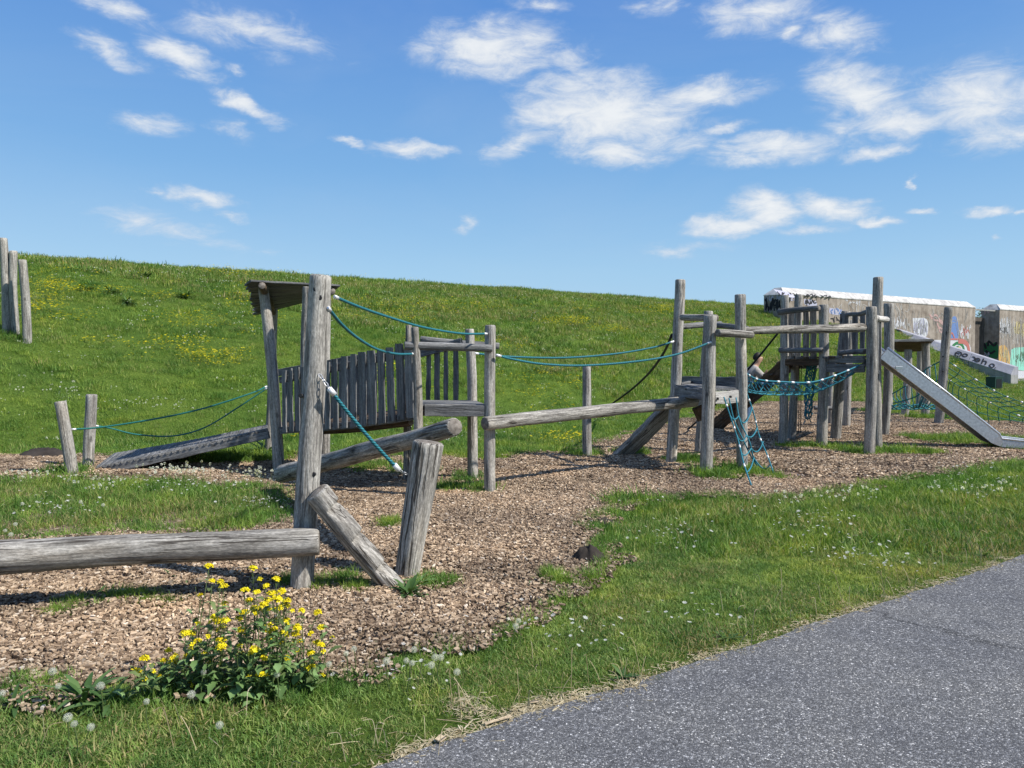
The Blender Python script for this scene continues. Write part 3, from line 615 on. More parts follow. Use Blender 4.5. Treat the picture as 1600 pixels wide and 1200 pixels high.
def grass(name, n, y0, y1, protos, smin, smax, label, lo=None):
    X, Y = cand(n, y0, y1)
    if lo is not None: k = lo(X, Y); X, Y = X[k], Y[k]
    ina, inc, da, dc = zones(X, Y)
    r = rng.random(len(X))
    wob = .5+.5*vnoise(X, Y, 3.1, 2.)
    keep = (~ina) | ((da < .05*wob) & (r < .6))
    pf = patchf(X, Y)
    keep &= (~inc) | (pf > .25*r+.1*wob) | ((dc < .16*wob+.02) & (r < .55))
    edge = np.clip(1-da/.15, 0, 1)
    keep &= ~((da < .07) & (r < .5) & ~ina)
    for cx, cy, rx, ry in HOLES: keep &= ~((((X-cx)/rx)**2+((Y-cy)/ry)**2 < 1) & (r < .82))
    X, Y, pf, inc, edge, dc, da = X[keep], Y[keep], pf[keep], inc[keep], edge[keep], dc[keep], da[keep]
    m = len(X); s = rng.uniform(smin, smax, m)*(1+.35*vnoise(X, Y, 1.3, 1.))*(1-.45*edge)
    s = np.where(inc & (pf > 0), s*(1.0+.5*pf), s)
    dry = np.clip(.42+.30*vnoise(X, Y, .9, 4.)+.3*vnoise(X, Y, 3.3, 1.)+.9*edge-.35*(inc | (dc < .25)), 0, 1.2)
    if y0 < 9: dry = dry*np.where(Y < 9, 1, .6)
    Z = hgt(X, Y)-.002
    rot = np.stack([rng.normal(0, .12, m), rng.normal(0, .12, m), rng.uniform(0, 6.283, m)], 1)
    return scatter(name, np.stack([X, Y, Z], 1), s, rot, rng.integers(0, len(protos), m), dry, protos, label, 'grass'), m
TOT = []
_, m = grass('lawn_grass', int(area(1.7, 7)*300), 1.7, 7, LAWN, .75, 1.25, 'short mown grass along the edge of the asphalt path'); TOT.append(m)
_, m = grass('lawn_grass', int(area(6.2, 13)*125), 6.2, 13, LAWN+MEAD, .75, 1.25, 'grass of the lawn strip and of the island among the chips'); TOT.append(m)
def tdike(X, Y): return (Y-toe(X))/(crest(X)-toe(X))
_, m = grass('meadow_grass', int(area(8, 24)*34), 8, 24, MEAD, .8, 1.35, 'meadow grass around the play area and on the foot of the dike', lambda X, Y: (tdike(X, Y) < 1.25) & ((Y > 11.5) | (rng.random(len(X)) < .35))); TOT.append(m)
_, m = grass('meadow_grass', int(area(24, 62)*17), 24, 62, FAR, .8, 1.4, 'rough grass on the upper slope and crest of the dike', lambda X, Y: (tdike(X, Y) < 1.12) & (X > -32)); TOT.append(m)
# longer grass in patches and round the feet of the posts
X, Y = [], []
for cx, cy, rx, ry in PATCHES:
    k = int(min(150, 26+rx*ry*3.14*70))
    a = rng.uniform(0, 6.283, k); q = np.sqrt(rng.random(k)); X += list(cx+rx*.92*q*np.cos(a)); Y += list(cy+ry*.92*q*np.sin(a))
ie = []
for i in range(240):      # tufts standing up along the chips edge
    j = rng.integers(2, len(CHIPS_FRONT)-4); t = rng.random(); (x0, y0), (x1, y1) = CHIPS_FRONT[j], CHIPS_FRONT[j+1]
    X.append(x0+(x1-x0)*t+rng.normal(0, .03)); Y.append(y0+(y1-y0)*t-abs(rng.normal(0, .10)))
X = np.array(X); Y = np.array(Y); m = len(X)
scatter('grass_tufts', np.stack([X, Y, hgt(X, Y)], 1), rng.uniform(.35, .85, m)*np.where(Y < 5, .75, 1.), np.stack([rng.normal(0, .1, m), rng.normal(0, .1, m), rng.uniform(0, 6.28, m)], 1), rng.integers(0, 4, m), rng.uniform(0, .35, m), LONG,
        'longer tufts of grass growing through the wood chips', 'grass')
# ranker clumps and coarse weeds dotted over the slope
X, Y = cand(5200, 13, 58); t_ = tdike(X, Y); k = (t_ > .03) & (t_ < .86) & (vnoise(X, Y, .55, 5.)+.5*vnoise(X, Y, 2.1, 1.) > .35+.25*rng.random(len(X))); X, Y = X[k], Y[k]; m = len(X)
scatter('coarse_grass', np.stack([X, Y, hgt(X, Y)-.01], 1), rng.uniform(.9, 2.3, m), np.stack([rng.normal(0, .1, m), rng.normal(0, .1, m), rng.uniform(0, 6.28, m)], 1), rng.integers(0, 4, m), rng.uniform(0, .7, m), LONG,
        'coarser darker tussocks spread over the grass slope of the dike', 'grass')
# wood chips
def chips(name, n, y0, y1, protos, smin, smax, label):
    X, Y = cand(n, y0, y1); _, inc, da, dc = zones(X, Y)
    r = rng.random(len(X)); pf = patchf(X, Y)
    keep = (inc & ~((pf > .3) & (r < .75))) | ((~inc) & (dc < .12) & (r < .25) & (da > .6))
    X, Y, dc = X[keep], Y[keep], dc[keep]; m = len(X)
    dry = np.clip(1-dc/.45, 0, 1)*.6+.5*np.clip(vnoise(X, Y, 1.1, 7.)-.25, 0, 1)
    for (x0_, y0_, x1_, y1_, w_) in ((-3.6, 4.75, -1.6, 5.35, .10),): dry = np.maximum(dry, np.clip(1-dist_line(X, Y, [(x0_, y0_), (x1_, y1_)])/.22, 0, 1))  # darkened strip paints the low log's cast shadow into the chips
    scatter(name, np.stack([X, Y, np.clip(.012+.018*vnoise(X, Y, 2.2, 3.), .004, .04)], 1), rng.uniform(smin, smax, m), np.stack([np.zeros(m), np.zeros(m), rng.uniform(0, 6.28, m)], 1), rng.integers(0, len(protos), m), np.clip(dry, 0, 1), protos, label, 'wood chips'); TOT.append(m)
chips('wood_chips', int(area(3, 10)*64), 3, 10, CHIPP, .85, 1.15, 'pale brown wood chips of the fall bed between the posts')
chips('wood_chips', int(area(10, 31)*18), 10, 31, CHIPF, .9, 1.2, 'pale brown wood chips under the far climbing towers')
print('INSTANCES', TOT)

# small flowers and stalks scattered in the grass
def disc(cx, cy, cz, r, n, tilt, az_, mi, t):
    nrm = Vector((math.sin(tilt)*math.cos(az_), math.sin(tilt)*math.sin(az_), math.cos(tilt))); u = nrm.orthogonal().normalized(); v = nrm.cross(u)
    V = [(cx, cy, cz-r*.2)]; F = []
    for i in range(n):
        for da_, rr in ((-.28, .75), (0, 1.), (.28, .75)):
            a = 2*PI*(i+da_*1.)/n; V.append(tuple(Vector((cx, cy, cz))+(u*math.cos(a)+v*math.sin(a))*r*rr))
        F.append((0, 3*i+1, 3*i+2, 3*i+3))
    return V, F, t, mi
def flower_clump(R, n, h0, h1, r0, r1, pet):
    out = []
    for _ in range(n):
        a = random.uniform(0, 2*PI); q = R*math.sqrt(random.random()); x, y = q*math.cos(a), q*math.sin(a); h = random.uniform(h0, h1)
        V, F = blade(x, y, h, .0025, .06, a); out.append((V, F, .5, 1))
        out.append(disc(x, y, h, random.uniform(r0, r1), pet, random.uniform(0, .6), random.uniform(0, 6.28), 0, random.random()))
    return out
BUT = [proto(flower_clump(.40, 11, .16, .28, .020, .032, 5), (M_YEL, M_STALK)) for _ in range(4)]
DAI = [proto(flower_clump(.22, 5, .045, .09, .007, .012, 8), (M_WHITE, M_STALK)) for _ in range(4)]
def fluff_clump(n, R, h0, h1):
    out = []
    for _ in range(n):
        a = random.uniform(0, 2*PI); q = R*math.sqrt(random.random()); x, y = q*math.cos(a), q*math.sin(a); h = random.uniform(h0, h1)
        V, F = blade(x, y, h, .004, .05, a); out.append((V, F, .6, 1)); rr = random.uniform(.012, .019)
        for _ in range(26):
            d = Vector((random.gauss(0, 1), random.gauss(0, 1), random.gauss(0, 1))).normalized(); s = d.orthogonal().normalized()*rr*.30; c = Vector((x, y, h))
            e = d.cross(s)
            out.append(([c+d*rr*.3, c+d*rr-s, c+d*rr*1.05, c+d*rr+s], [(0, 1, 2, 3)], random.random(), 0))
    return proto(out, (M_FLUFF, M_STALK))
FLU = [fluff_clump(3, .2, .12, .22) for _ in range(4)]
def straw_clump(n, R):
    out = []
    for _ in range(n):
        a = random.uniform(0, 2*PI); q = R*math.sqrt(random.random()); x, y = q*math.cos(a), q*math.sin(a); up = random.random() < .3
        h = random.uniform(.07, .19) if up else .012; az_ = random.uniform(0, 6.28); ln = random.uniform(.05, .14)
        pts = [Vector((x, y, 0)), Vector((x+math.cos(az_)*ln*.25, y+math.sin(az_)*ln*.25, h*.6)), Vector((x+math.cos(az_)*ln*(.5 if up else 1), y+math.sin(az_)*ln*(.5 if up else 1), h)), ]
        if up and random.random() < .5: pts.append(pts[-1]+Vector((math.cos(az_)*.04, math.sin(az_)*.04, .004)))
        V, F, _ = tube_mesh(smooth_pts(pts, 3), .0015, 3, False); out.append((V, F, random.random(), 0))
    return proto(out, (M_STRAW,))
STR = [straw_clump(3, .14) for _ in range(4)]
def around(lst, per):
    X = []; Y = []
    for px, py, rx, ry, n in lst:
        for _ in range(int(n*per)):
            a = rng.uniform(0, 6.283); q = math.sqrt(rng.random()); c = G(px+rx*q*math.cos(a), py+ry*q*math.sin(a)); X.append(c.x); Y.append(c.y)
    return X, Y
def spread(name, X, Y, protos, s0, s1, label, cat):
    X = np.array(X); Y = np.array(Y); m = len(X)
    scatter(name, np.stack([X, Y, hgt(X, Y)], 1), rng.uniform(s0, s1, m), np.stack([np.zeros(m), np.zeros(m), rng.uniform(0, 6.28, m)], 1), rng.integers(0, len(protos), m), np.zeros(m), protos, label, cat)
BX, BY = around([(345,568,48,12,17),(280,545,50,14,10),(80,460,28,18,16),(60,490,25,10,8),(160,462,40,6,6),(255,470,30,6,6),(350,430,40,6,10),(380,475,30,30,12),(300,510,60,12,9),
                 (690,485,80,14,16),(620,490,60,18,14),(780,545,50,12,8),(880,508,36,8,20),(950,520,26,6,12),(1030,488,40,9,26),(860,600,60,20,10),(840,640,60,40,8),(620,600,50,25,10),(1100,510,40,8,7),(880,700,30,6,5),(470,690,40,10,3),(1150,530,40,14,5)], 2.2)
cx_, cy_ = cand(2600, 13, 55); k = (tdike(cx_, cy_) < 1) & (tdike(cx_, cy_) > .12) & (vnoise(cx_, cy_, .35, 3.) > -.05); BX += list(cx_[k]); BY += list(cy_[k])
spread('buttercups', BX, BY, BUT, .7, 1.2, 'yellow buttercups dotted through the grass of the dike', 'flowers')
DX, DY = around([(330,700,26,5,6),(110,625,18,8,8),(240,640,60,12,14),(390,600,30,12,8),(395,795,40,8,16),(310,770,60,8,14),(240,765,60,8,14),(80,800,60,16,14),(1310,880,60,14,8),(1270,830,60,20,4),(1390,890,30,8,7),(1080,975,14,5,4),(1050,850,80,30,12),(650,680,60,20,6),(1520,770,80,20,14),(880,1000,90,30,8),(620,1060,60,20,6)], 1.)
cx_, cy_ = cand(5200, 3.2, 50); k = ~in_poly(cx_, cy_, CHIPS) & ~in_poly(cx_, cy_, ASPH) & (tdike(cx_, cy_) < 1) & (vnoise(cx_, cy_, .8, 1.) > .0); DX += list(cx_[k]); DY += list(cy_[k])
spread('daisies', DX, DY, DAI, .8, 1.7, 'small white daisies dotted through the short grass', 'flowers')
FX, FY = around([(330,755,130,5,34),(60,762,60,8,10),(130,775,60,10,8),(400,770,40,6,7),(1310,805,18,8,3),(1345,790,18,6,2),(1530,780,30,10,4),(1500,790,60,14,4),(250,640,40,8,6),(110,622,16,6,5),(60,610,60,15,8),(820,600,60,30,6),(1250,800,40,10,4)], 1.)
cx_, cy_ = cand(3600, 12, 50); k = (vnoise(cx_, cy_, .7, 9.) > -.1) & (tdike(cx_, cy_) < 1) & (tdike(cx_, cy_) > .0); FX += list(cx_[k]); FY += list(cy_[k])
spread('dandelion_fluff', FX, FY, FLU, .7, 1.2, 'grey seed heads of dandelions standing above the grass', 'flowers')
SX, SY = around([(1400,840,130,40,34),(1480,800,90,24,22),(1335,790,30,12,10),(1250,860,80,30,12),(1050,850,70,40,12),(1100,970,120,40,14),(1250,950,80,25,14),(880,1060,90,30,18),(700,1060,60,30,12),(740,1108,36,18,16),(400,1160,260,25,26),(120,1150,120,35,14),(60,1060,60,15,8),(1490,820,12,8,8)], .38)
for i in range(60):
    j = rng.integers(1, 17); t = rng.random(); (x0, y0), (x1, y1) = ASPH_L[j], ASPH_L[j+1]
    nx_, ny_ = -(y1-y0), (x1-x0); q = math.hypot(nx_, ny_); o_ = abs(rng.normal(0, .07)); SX.append(x0+(x1-x0)*t+nx_/q*o_); SY.append(y0+(y1-y0)*t+ny_/q*o_)
spread('dead_stalks', SX, SY, STR, .6, 1.15, 'bleached dead stalks and straw lying in the lawn', 'straw')

LIT = []
for _ in range(4):
    out = []
    for _k in range(26):
        a = random.uniform(0, 6.28); q = .07*math.sqrt(random.random()); z_ = random.uniform(0, 6.28); ln = random.uniform(.012, .05); w_ = random.uniform(.002, .007); c = Vector((q*math.cos(a), q*math.sin(a), random.uniform(.006, .014))); d = Vector((math.cos(z_), math.sin(z_), random.uniform(-.1, .2)))*ln/2; n_ = Vector((-math.sin(z_), math.cos(z_), .2))*w_/2
        out.append(([c-d-n_, c+d-n_*.4, c+d+n_, c-d+n_*.7], [(0, 1, 2, 3)], random.random(), 0))
    LIT.append(proto(out, (M_STRAW,)))
LX, LY = [], []
for i in range(240):
    j = rng.integers(1, 17); t = rng.random(); (x0, y0), (x1, y1) = ASPH_L[j], ASPH_L[j+1]
    nx_, ny_ = -(y1-y0), (x1-x0); q = math.hypot(nx_, ny_); o_ = rng.normal(.012, .022); LX.append(x0+(x1-x0)*t+nx_/q*o_); LY.append(y0+(y1-y0)*t+ny_/q*o_)
hx, hy = around([(740,1108,40,20,14)], 1.); LX += hx; LY += hy
spread('dry_litter', LX, LY, LIT, .6, 1.2, 'pale dry litter and dead grass along the edge of the asphalt', 'litter')
# ------------------------------------------------------------------ timber play equipment
def wpx(w, Y): return w*Y/1200/2        # half width in metres of something w wide in the photograph's frame
def post(name, b, t, wb, wt, parent=None, dY=0., mats=None, Y=None, **k):
    g = G(*b)
    if Y: g = P(b[0], b[1], Y)
    top = P(t[0], t[1], g.y+dY); d = (top-g).normalized()
    return log(name, g-d*.22, top, wpx(wb, g.y), wpx(wt, g.y), parent, mats or (M_POST, M_END), **k)
def bolt(p, n, r=.014, parent=None, name='bolt', m=None):
    p = Vector(p); n = Vector(n).normalized(); q = n.orthogonal().normalized(); s = n.cross(q)
    V = []; 
    for d, rr in ((-.02, 1.), (.005, 1.), (.008, .8)):
        V += [p+n*d+(q*math.cos(a*PI/4)+s*math.sin(a*PI/4))*r*rr for a in range(8)]
    F = [(i, (i+1) % 8, (i+1) % 8+8, i+8) for i in range(8)]+[(i+8, (i+1) % 8+8, (i+1) % 8+16, i+16) for i in range(8)]+[tuple(range(16, 24))]
    return link(name, mesh([v-p for v in V], F, None, False), (m or M_BOLT,), parent, Matrix.Translation(p))
def base_of(b): return G(*b)

# tall leaning post
g = base_of((470, 922))
tp = thing('tall_post', g, 'tallest leaning grey post, with teal ropes tied to its head and two dark bolts', 'post')
post('timber', (470, 922), (502, 430), 36, 34, tp, seg=28, step=.05, bend=.004, rough=.03)
for x, y in ((494, 452), (499, 465), (470, 618), (490, 741)):
    bolt(P(x, y, 5.205), (0, -1, .05), .021 if y < 500 else .016, tp)
# thick low log
l = log('low_beam_log', P(-330, 888, 4.55), P(499, 846, 5.12), wpx(60, 4.55), wpx(42, 5.12), None, (M_WOOD, M_END), seg=30, step=.05, bend=0, rough=.04, curve=.03)
tag(l, 'thick weathered log lying level across the tall post at knee height', 'log')
bolt(P(477, 850, 5.04), (0, -1, .1), .013, l)
# notched climbing log
def notch(x, y, z, r):
    t = (z/1.02) % 1; k = .95-.62*t if z < 1.0*.96 else .95      # saw-tooth steps cut in one side
    lim = r*(1.0-.85*((z*3.7+.2) % 1)**1.6)
    return (min(x, lim), y) if .07 < z < .86 else (x, y)
a = P(616, 918, 5.33); b = P(494, 768, 5.12)
l = log('notched_log', a-(b-a).normalized()*.12, b, .074, .085, None, (M_WOOD, M_END), seg=28, step=.018, bend=0, rough=.04, profile=lambda x, y, z, r: (lambda q: (q[0], q[1]))(notch(x, y, z-.12, r)))
tag(l, 'short log with cut steps sloping from the ground up to the tall post', 'log')
# turn the steps upwards
ax = (b-a).normalized(); up = Vector((.62, -.35, .75)); xx = (up-ax*up.dot(ax)).normalized(); yy = ax.cross(xx)
M = Matrix((xx, yy, ax)).transposed().to_4x4(); M.translation = l.matrix_basis.translation; l.matrix_basis = M
# leaning stump
l = post('leaning_stump', (636, 903), (668, 690), 34, 48, None, seg=28, step=.04, bend=.0, rough=.05, mats=(M_WOOD, M_END))
tag(l, 'short thick stump leaning right, holding the end of the sloping log', 'post'); STUMP = l
# inclined balance log
l = log('sloping_beam_log', P(442, 741, 9.0), P(712, 667, 5.85), wpx(28, 9.0), wpx(29, 5.85), None, (M_WOOD, M_END), seg=26, step=.06, bend=0, rough=.04)
tag(l, 'long log sloping from the shelter foot up onto the leaning stump', 'log')

# shelter with plank roof
sh = thing('plank_shelter', base_of((432, 738)), 'small open shelter on grey posts with a tilted roof of rough planks', 'shelter')
SP = [post('post', (434, 738), (411, 446), 18, 16, sh, seg=16), post('post', (420, 713), (429, 478), 12, 11, sh, seg=12),
      post('post', (509, 716), (510, 455), 15, 13, sh, seg=14), post('post', (478, 742), (480, 448), 15, 14, sh, seg=14)]
A1, A2 = P(392, 438, 10.3), P(527, 447, 11.0); B1, B2 = P(403, 491, 12.7), P(501, 464, 12.6)
NP = 13
for i in range(NP):
    t = (i+.5)/NP; p = A1.lerp(B1, t); q = A2.lerp(B2, t); d = (q-p).normalized()
    p = p-d*(.03+.16*abs(noise.noise(Vector((i*1.7, 3, 0))))); side = (B1-A1).lerp(B2-A2, .5)
    board('roof_plank', p+Vector((0, 0, .01*(i % 2))), q+d*random.uniform(0, .04), .185, .028, side, sh, M_BOARD, wob=.012)
log('roof_beam', A1.lerp(B1, -.02).lerp(A2, .12)-Vector((0, 0, .07)), B1.lerp(B2, .25)-Vector((0, 0, .07)), .05, .05, sh, (M_BROWN, M_END))
log('roof_beam', A2.lerp(A1, .06)-Vector((0, 0, .08)), B2-Vector((0, 0, .06)), .05, .05, sh)

# ramp of cross boards
rp = thing('board_ramp', G(165, 733), 'narrow ramp of cross boards rising from the chips to the shelter', 'ramp')
n0, n1 = G(150, 736)+Vector((0, 0, .05)), P(419, 671, 10.75); f0, f1 = G(178, 714)+Vector((0, 0, .05)), P(419, 664, 12.0)
for i in range(27):
    t = (i+.5)/27; p = n0.lerp(n1, t); q = f0.lerp(f1, t); bow = Vector((0, 0, -.02*math.sin(t*PI)))
    board('tread_board', p+bow, q+bow, (n1-n0).length/27*.90, .03, n1-n0, rp, M_BOARD, wob=.004, n=2)
board('side_beam', n0-Vector((0, -.03, .075)), n1-Vector((0, -.03, .075)), .11, .06, (0, 0, 1), rp, M_BOARD)
board('side_beam', f0-Vector((0, .03, .075)), f1-Vector((0, .03, .075)), .11, .06, (0, 0, 1), rp, M_BOARD)
for x, y in ((250, 708), (330, 690)): bolt(P(x, y, 10.95), (0, -1, 0), .012, rp)

# covered bridge between shelter and platform
br = thing('slatted_bridge', P(545, 700, 9.7)*1, 'wooden footbridge with upright slat railings linking shelter and low platform', 'bridge')
br.location.z = 0
def lerpY(x, xa, Ya, xb, Yb):       # depth along a straight line on the ground seen between two columns
    a = Vector(((xa-800)/1200*Ya, Ya)); b = Vector(((xb-800)/1200*Yb, Yb)); k = (x-800)/1200
    t = (k*a.y-a.x)/((b.x-a.x)-k*(b.y-a.y)); return a.y+(b.y-a.y)*t
def yint(x, pts):
    xs = [p[0] for p in pts]; ys = [p[1] for p in pts]; return float(np.interp(x, xs, ys))
TOPN = [(436, 580), (470, 574), (512, 565), (560, 551), (600, 545), (646, 533)]; BOTN = [(436, 676), (478, 672), (540, 668), (590, 662), (646, 652)]
def slat(name, x, yt, yb, Y, w, side, parent, m=None, tw=0, lean=0):
    return board(name, P(x, yb, Y), P(x+lean, yt, Y), w, .024, side, parent, m or M_BOARD, wob=.007, taper=random.uniform(.9, 1.1))
xs = [445, 455.5, 465, 475, 486, 500, 512, 525, 539, 553, 567, 582, 597, 612, 627, 641]
for i, x in enumerate(xs):
    Y = lerpY(x, 436, 10.6, 650, 8.9)
    w = wpx((8.6 if x < 490 else 10.4 if x < 560 else 12.6), Y)*2*1.27*random.uniform(.93, 1.08)
    slat('slat', x, yint(x, TOPN)+random.uniform(-1.5, 1), yint(x, BOTN), Y, w, (2.03, -1.7, 0), br, lean=-1.5+random.uniform(-.8, .8)-(i > 12)*1.5)
nrm = Vector((1.7, 2.03, 0)).normalized()
def railn(dy, off, w, nm='rail', M_=None, x0=434, x1=650):
    for xa, xb in ((x0, 540), (540, x1)):
        Ya, Yb = lerpY(xa, 436, 10.6, 650, 8.9), lerpY(xb, 436, 10.6, 650, 8.9)
        board(nm, P(xa, yint(xa, TOPN)+dy if dy < 50 else yint(xa, BOTN)+dy-100, Ya)+nrm*off, P(xb, yint(xb, TOPN)+dy if dy < 50 else yint(xb, BOTN)+dy-100, Yb)+nrm*off, w, .05, (0, 0, 1), br, M_ or M_BOARD)
railn(14, .045, .09); railn(97, .055, .10, 'edge_beam')
# far railing
TOPF = [(430, 580), (509, 562), (600, 552), (655, 549), (690, 541), (723, 531)]; BOTF = [(440, 662), (509, 658), (600, 646), (728, 632)]
fx = [452, 466, 480, 494, 508, 520, 533, 546, 559, 572, 585, 598, 611, 624, 637, 669, 683, 697, 712]
for x in fx:
    Y = lerpY(x, 440, 11.9, 728, 10.05)
    slat('slat', x, yint(x, TOPF), yint(x, BOTF), Y, wpx(9.5, Y)*2*random.uniform(.9, 1.15), (2.3, -1.9, 0), br, lean=random.uniform(-1, 1.5))
for xa, xb in ((434, 560), (560, 657), (657, 724)):
    Ya, Yb = lerpY(xa, 440, 11.9, 728, 10.05), lerpY(xb, 440, 11.9, 728, 10.05)
    board('rail', P(xa, yint(xa, TOPF)+4, Ya)-nrm*.03, P(xb, yint(xb, TOPF)+4, Yb)-nrm*.03, .11, .04, (0, 0, 1), br)
    board('edge_beam', P(xa, yint(xa, BOTF)+4, Ya)-nrm*.03, P(xb, yint(xb, BOTF)+4, Yb)-nrm*.03, .12, .05, (0, 0, 1), br)
for i in range(21):
    t = (i+.5)/21; xa = 440+t*206; xb = 446+t*278
    p = P(xa, yint(xa, BOTN)-4, lerpY(xa, 436, 10.6, 650, 8.9))+nrm*.08; q = P(xb, yint(xb, BOTF)-2, lerpY(xb, 440, 11.9, 728, 10.05))-nrm*.05
    board('deck_board', p, q, .118, .03, (2.03, -1.7, .2), br, M_BROWN, n=2)
br_extra = [log('bearer', P(470, 676, 10.6), P(642, 660, 9.3), .05, .05, br, (M_BROWN, M_END))]

# low platform
pf = thing('low_platform', base_of((710, 765)), 'low wooden platform framed by four grey posts at the bridge end', 'platform')
post('post', (657, 778), (648, 511), 17, 12, pf, seg=18, mats=(M_WOOD, M_END)); post('post', (636, 752), (639, 508), 13, 10, pf, seg=14, mats=(M_WOOD, M_END))
post('post', (766, 772), (766, 508), 18, 17, pf, seg=20, step=.06); post('post', (738, 750), (733, 514), 17, 14, pf, seg=18, step=.06)
log('crossbar', P(632, 541, 8.75), P(769, 545, 8.93), wpx(14, 8.8), wpx(12, 8.9), pf, (M_BOARD, M_END), seg=14)
log('crossbar', P(657, 530, 10.3), P(780, 541, 10.3), .045, .045, pf, (M_BOARD, M_END))
board('platform_beam', P(664, 641, 8.98), P(758, 642, 9.0), .135, .06, (0, 0, 1), pf, M_BOARD)
board('platform_beam', P(650, 632, 10.05), P(742, 631, 10.1), .10, .06, (0, 0, 1), pf, M_BOARD)
board('platform_beam', P(762, 641, 9.06), P(740, 634, 10.0), .10, .05, (0, 0, 1), pf, M_BOARD)
for i in range(7):
    t = (i+.5)/7; board('deck_board', P(662, 633, 9.0).lerp(P(648, 627, 10.15), t), P(759, 634, 9.0).lerp(P(741, 627, 10.15), t), .15, .03, (0, 1, 0), pf, M_BOARD)

# long beam
l = log('long_beam_log', P(757, 662, 8.80), P(1086, 627, 11.35), wpx(22, 8.8), wpx(18, 11.35), None, (M_WOOD, M_END), seg=24, step=.07, bend=0, rough=.035, curve=.04)
tag(l, 'long pale balance log running from the low platform to the middle tower', 'log')
bolt(P(782, 660, 8.87), (-.3, -1, 0), .014, l)
tag(post('single_post', (918, 716), (917, 570), 15, 13, None, seg=16), 'single short upright post standing on the grass edge behind the long log', 'post')

# middle tower
mt = thing('middle_tower', base_of((1105, 730)), 'middle climbing tower of four tall posts around a small deck', 'climbing tower')
post('post', (1048, 725), (1063, 437), 17, 16, mt, seg=18); post('post', (1102, 742), (1110, 493), 19, 20, mt, seg=20)
post('post', (1160, 736), (1156, 460), 17, 17, mt, seg=18); post('post', (1092, 708), (1107, 486), 14, 14, mt, seg=16)
Ya, Yb, Yc, Yd = G(1048, 725).y, G(1102, 742).y, G(1160, 736).y, G(1092, 708).y
log('crossbar', P(1065, 496, Ya-.12), P(1119, 497, Yb+.16), .050, .050, mt, (M_WOOD, M_END)); log('crossbar', P(1060, 510, Ya+.1), P(1126, 506, Yd-.15), .042, .05, mt, (M_BOARD, M_END))
log('crossbar', P(1121, 520, Yb-.13), P(1175, 523, Yc-.12), .055, .050, mt, (M_WOOD, M_END)); log('crossbar', P(1100, 507, Yd-.1), P(1168, 514, Yc+.15), .045, .045, mt, (M_BOARD, M_END))
board('deck_beam', P(1057, 611, Ya-.08), P(1102, 617, Yb-.02), .15, .05, (0, 0, 1), mt, M_BOARD)
l = board('deck_beam', P(1116, 622, Yb+.02), P(1152, 619, Yc-.08), .17, .05, (0, 0, 1), mt, M_PALE); l['label'] = 'end board with two bolts, sunlight painted into its pale tone'
for x, y in ((1122, 623), (1142, 620)): bolt(P(x, y, Yb+.0), (.5, -1, 0), .016, mt)
board('deck_beam', P(1064, 597, Yd-.2), P(1152, 599, Yc+.35), .19, .05, (0, 0, 1), mt, M_BOARD)
board('deck_beam', P(1056, 606, Ya), P(1094, 597, Yd), .12, .05, (0, 0, 1), mt, M_BOARD)
pa, pb, pc_, pd_ = P(1057, 603, Ya-.03), P(1108, 609, Yb+.0), P(1152, 608, Yc), P(1100, 600, Yd-.3)
for i in range(7):
    t = (i+.5)/7; board('deck_board', pa.lerp(pd_, t), pb.lerp(pc_, t), (pa-pd_).length/7*.92, .035, pd_-pa, mt, M_BOARD, wob=.008)
board('support_board', P(1096, 634, Ya), P(1104, 652, Ya+.1), .3, .06, (1, 0, 0), mt, M_BROWN)
# sloping timber at its left
l = board('leaning_timber', G(966, 712)-Vector((0, 0, .06)), P(1066, 618, Ya+.25), .26, .11, (.2, -.6, .75), None, M_WOOD, wob=.02, n=14)
tag(l, 'broad timber plank leaning from the chips up to the middle tower', 'plank')
# long hand rail
l = log('high_rail_log', P(1150, 518, 10.86), P(1349, 512, 12.62), wpx(12, 10.9), wpx(14, 12.6), None, (M_WOOD, M_END), seg=18, bend=0, curve=-.03)
tag(l, 'long pale pole joining the middle tower and the slide tower above head height', 'pole')

# slide tower
st = thing('slide_tower', base_of((1300, 700)), 'large climbing tower with slatted parapets at the head of the slide', 'climbing tower')
post('post', (1222, 695), (1226, 461), 14, 12, st); post('post', (1236, 688), (1248, 460), 13, 12, st, mats=(M_POST, M_END)); post('post', (1284, 701), (1287, 476), 17, 14, st, seg=18)
post('post', (1306, 687), (1322, 486), 16, 14, st, seg=16); post('post', (1322, 668), (1329, 500), 13, 12, st); post('post', (1297, 664), (1301, 570), 7, 7, st)
post('post', (1357, 712), (1361, 479), 17, 16, st, seg=20); post('post', (1372, 701), (1372, 433), 15, 15, st, seg=18); post('post', (1381, 682), (1389, 474), 12, 15, st, seg=16)
Y1, Y4, Y5, Y8, Y9 = G(1222, 695).y, G(1284, 701).y, G(1306, 687).y, G(1357, 712).y, G(1372, 701).y
log('crossbar', P(1216, 488, Y1-.12), P(1280, 482, Y4-.14), .058, .05, st, (M_BOARD, M_END)); log('crossbar', P(1218, 547, Y1-.12), P(1285, 547, Y4-.14), .05, .045, st, (M_BOARD, M_END))
for x, w in ((1236.5, 8.2), (1247, 8), (1259.6, 9), (1271, 8.5)):
    Y = Y1+(Y4-Y1)*(x-1222)/62+.03; slat('slat', x, 487-(x-1236)*.08, 562+random.uniform(-2, 3), Y, wpx(w, Y)*2, (1, -.3, 0), st)
for x, w in ((1319, 12), (1336, 9), (1347.5, 8)):
    Y = Y5-.12-(x-1319)*.02; slat('slat', x, 490+(x-1319)*.03, 554, Y, wpx(w, Y)*2, (1, -.4, 0), st)
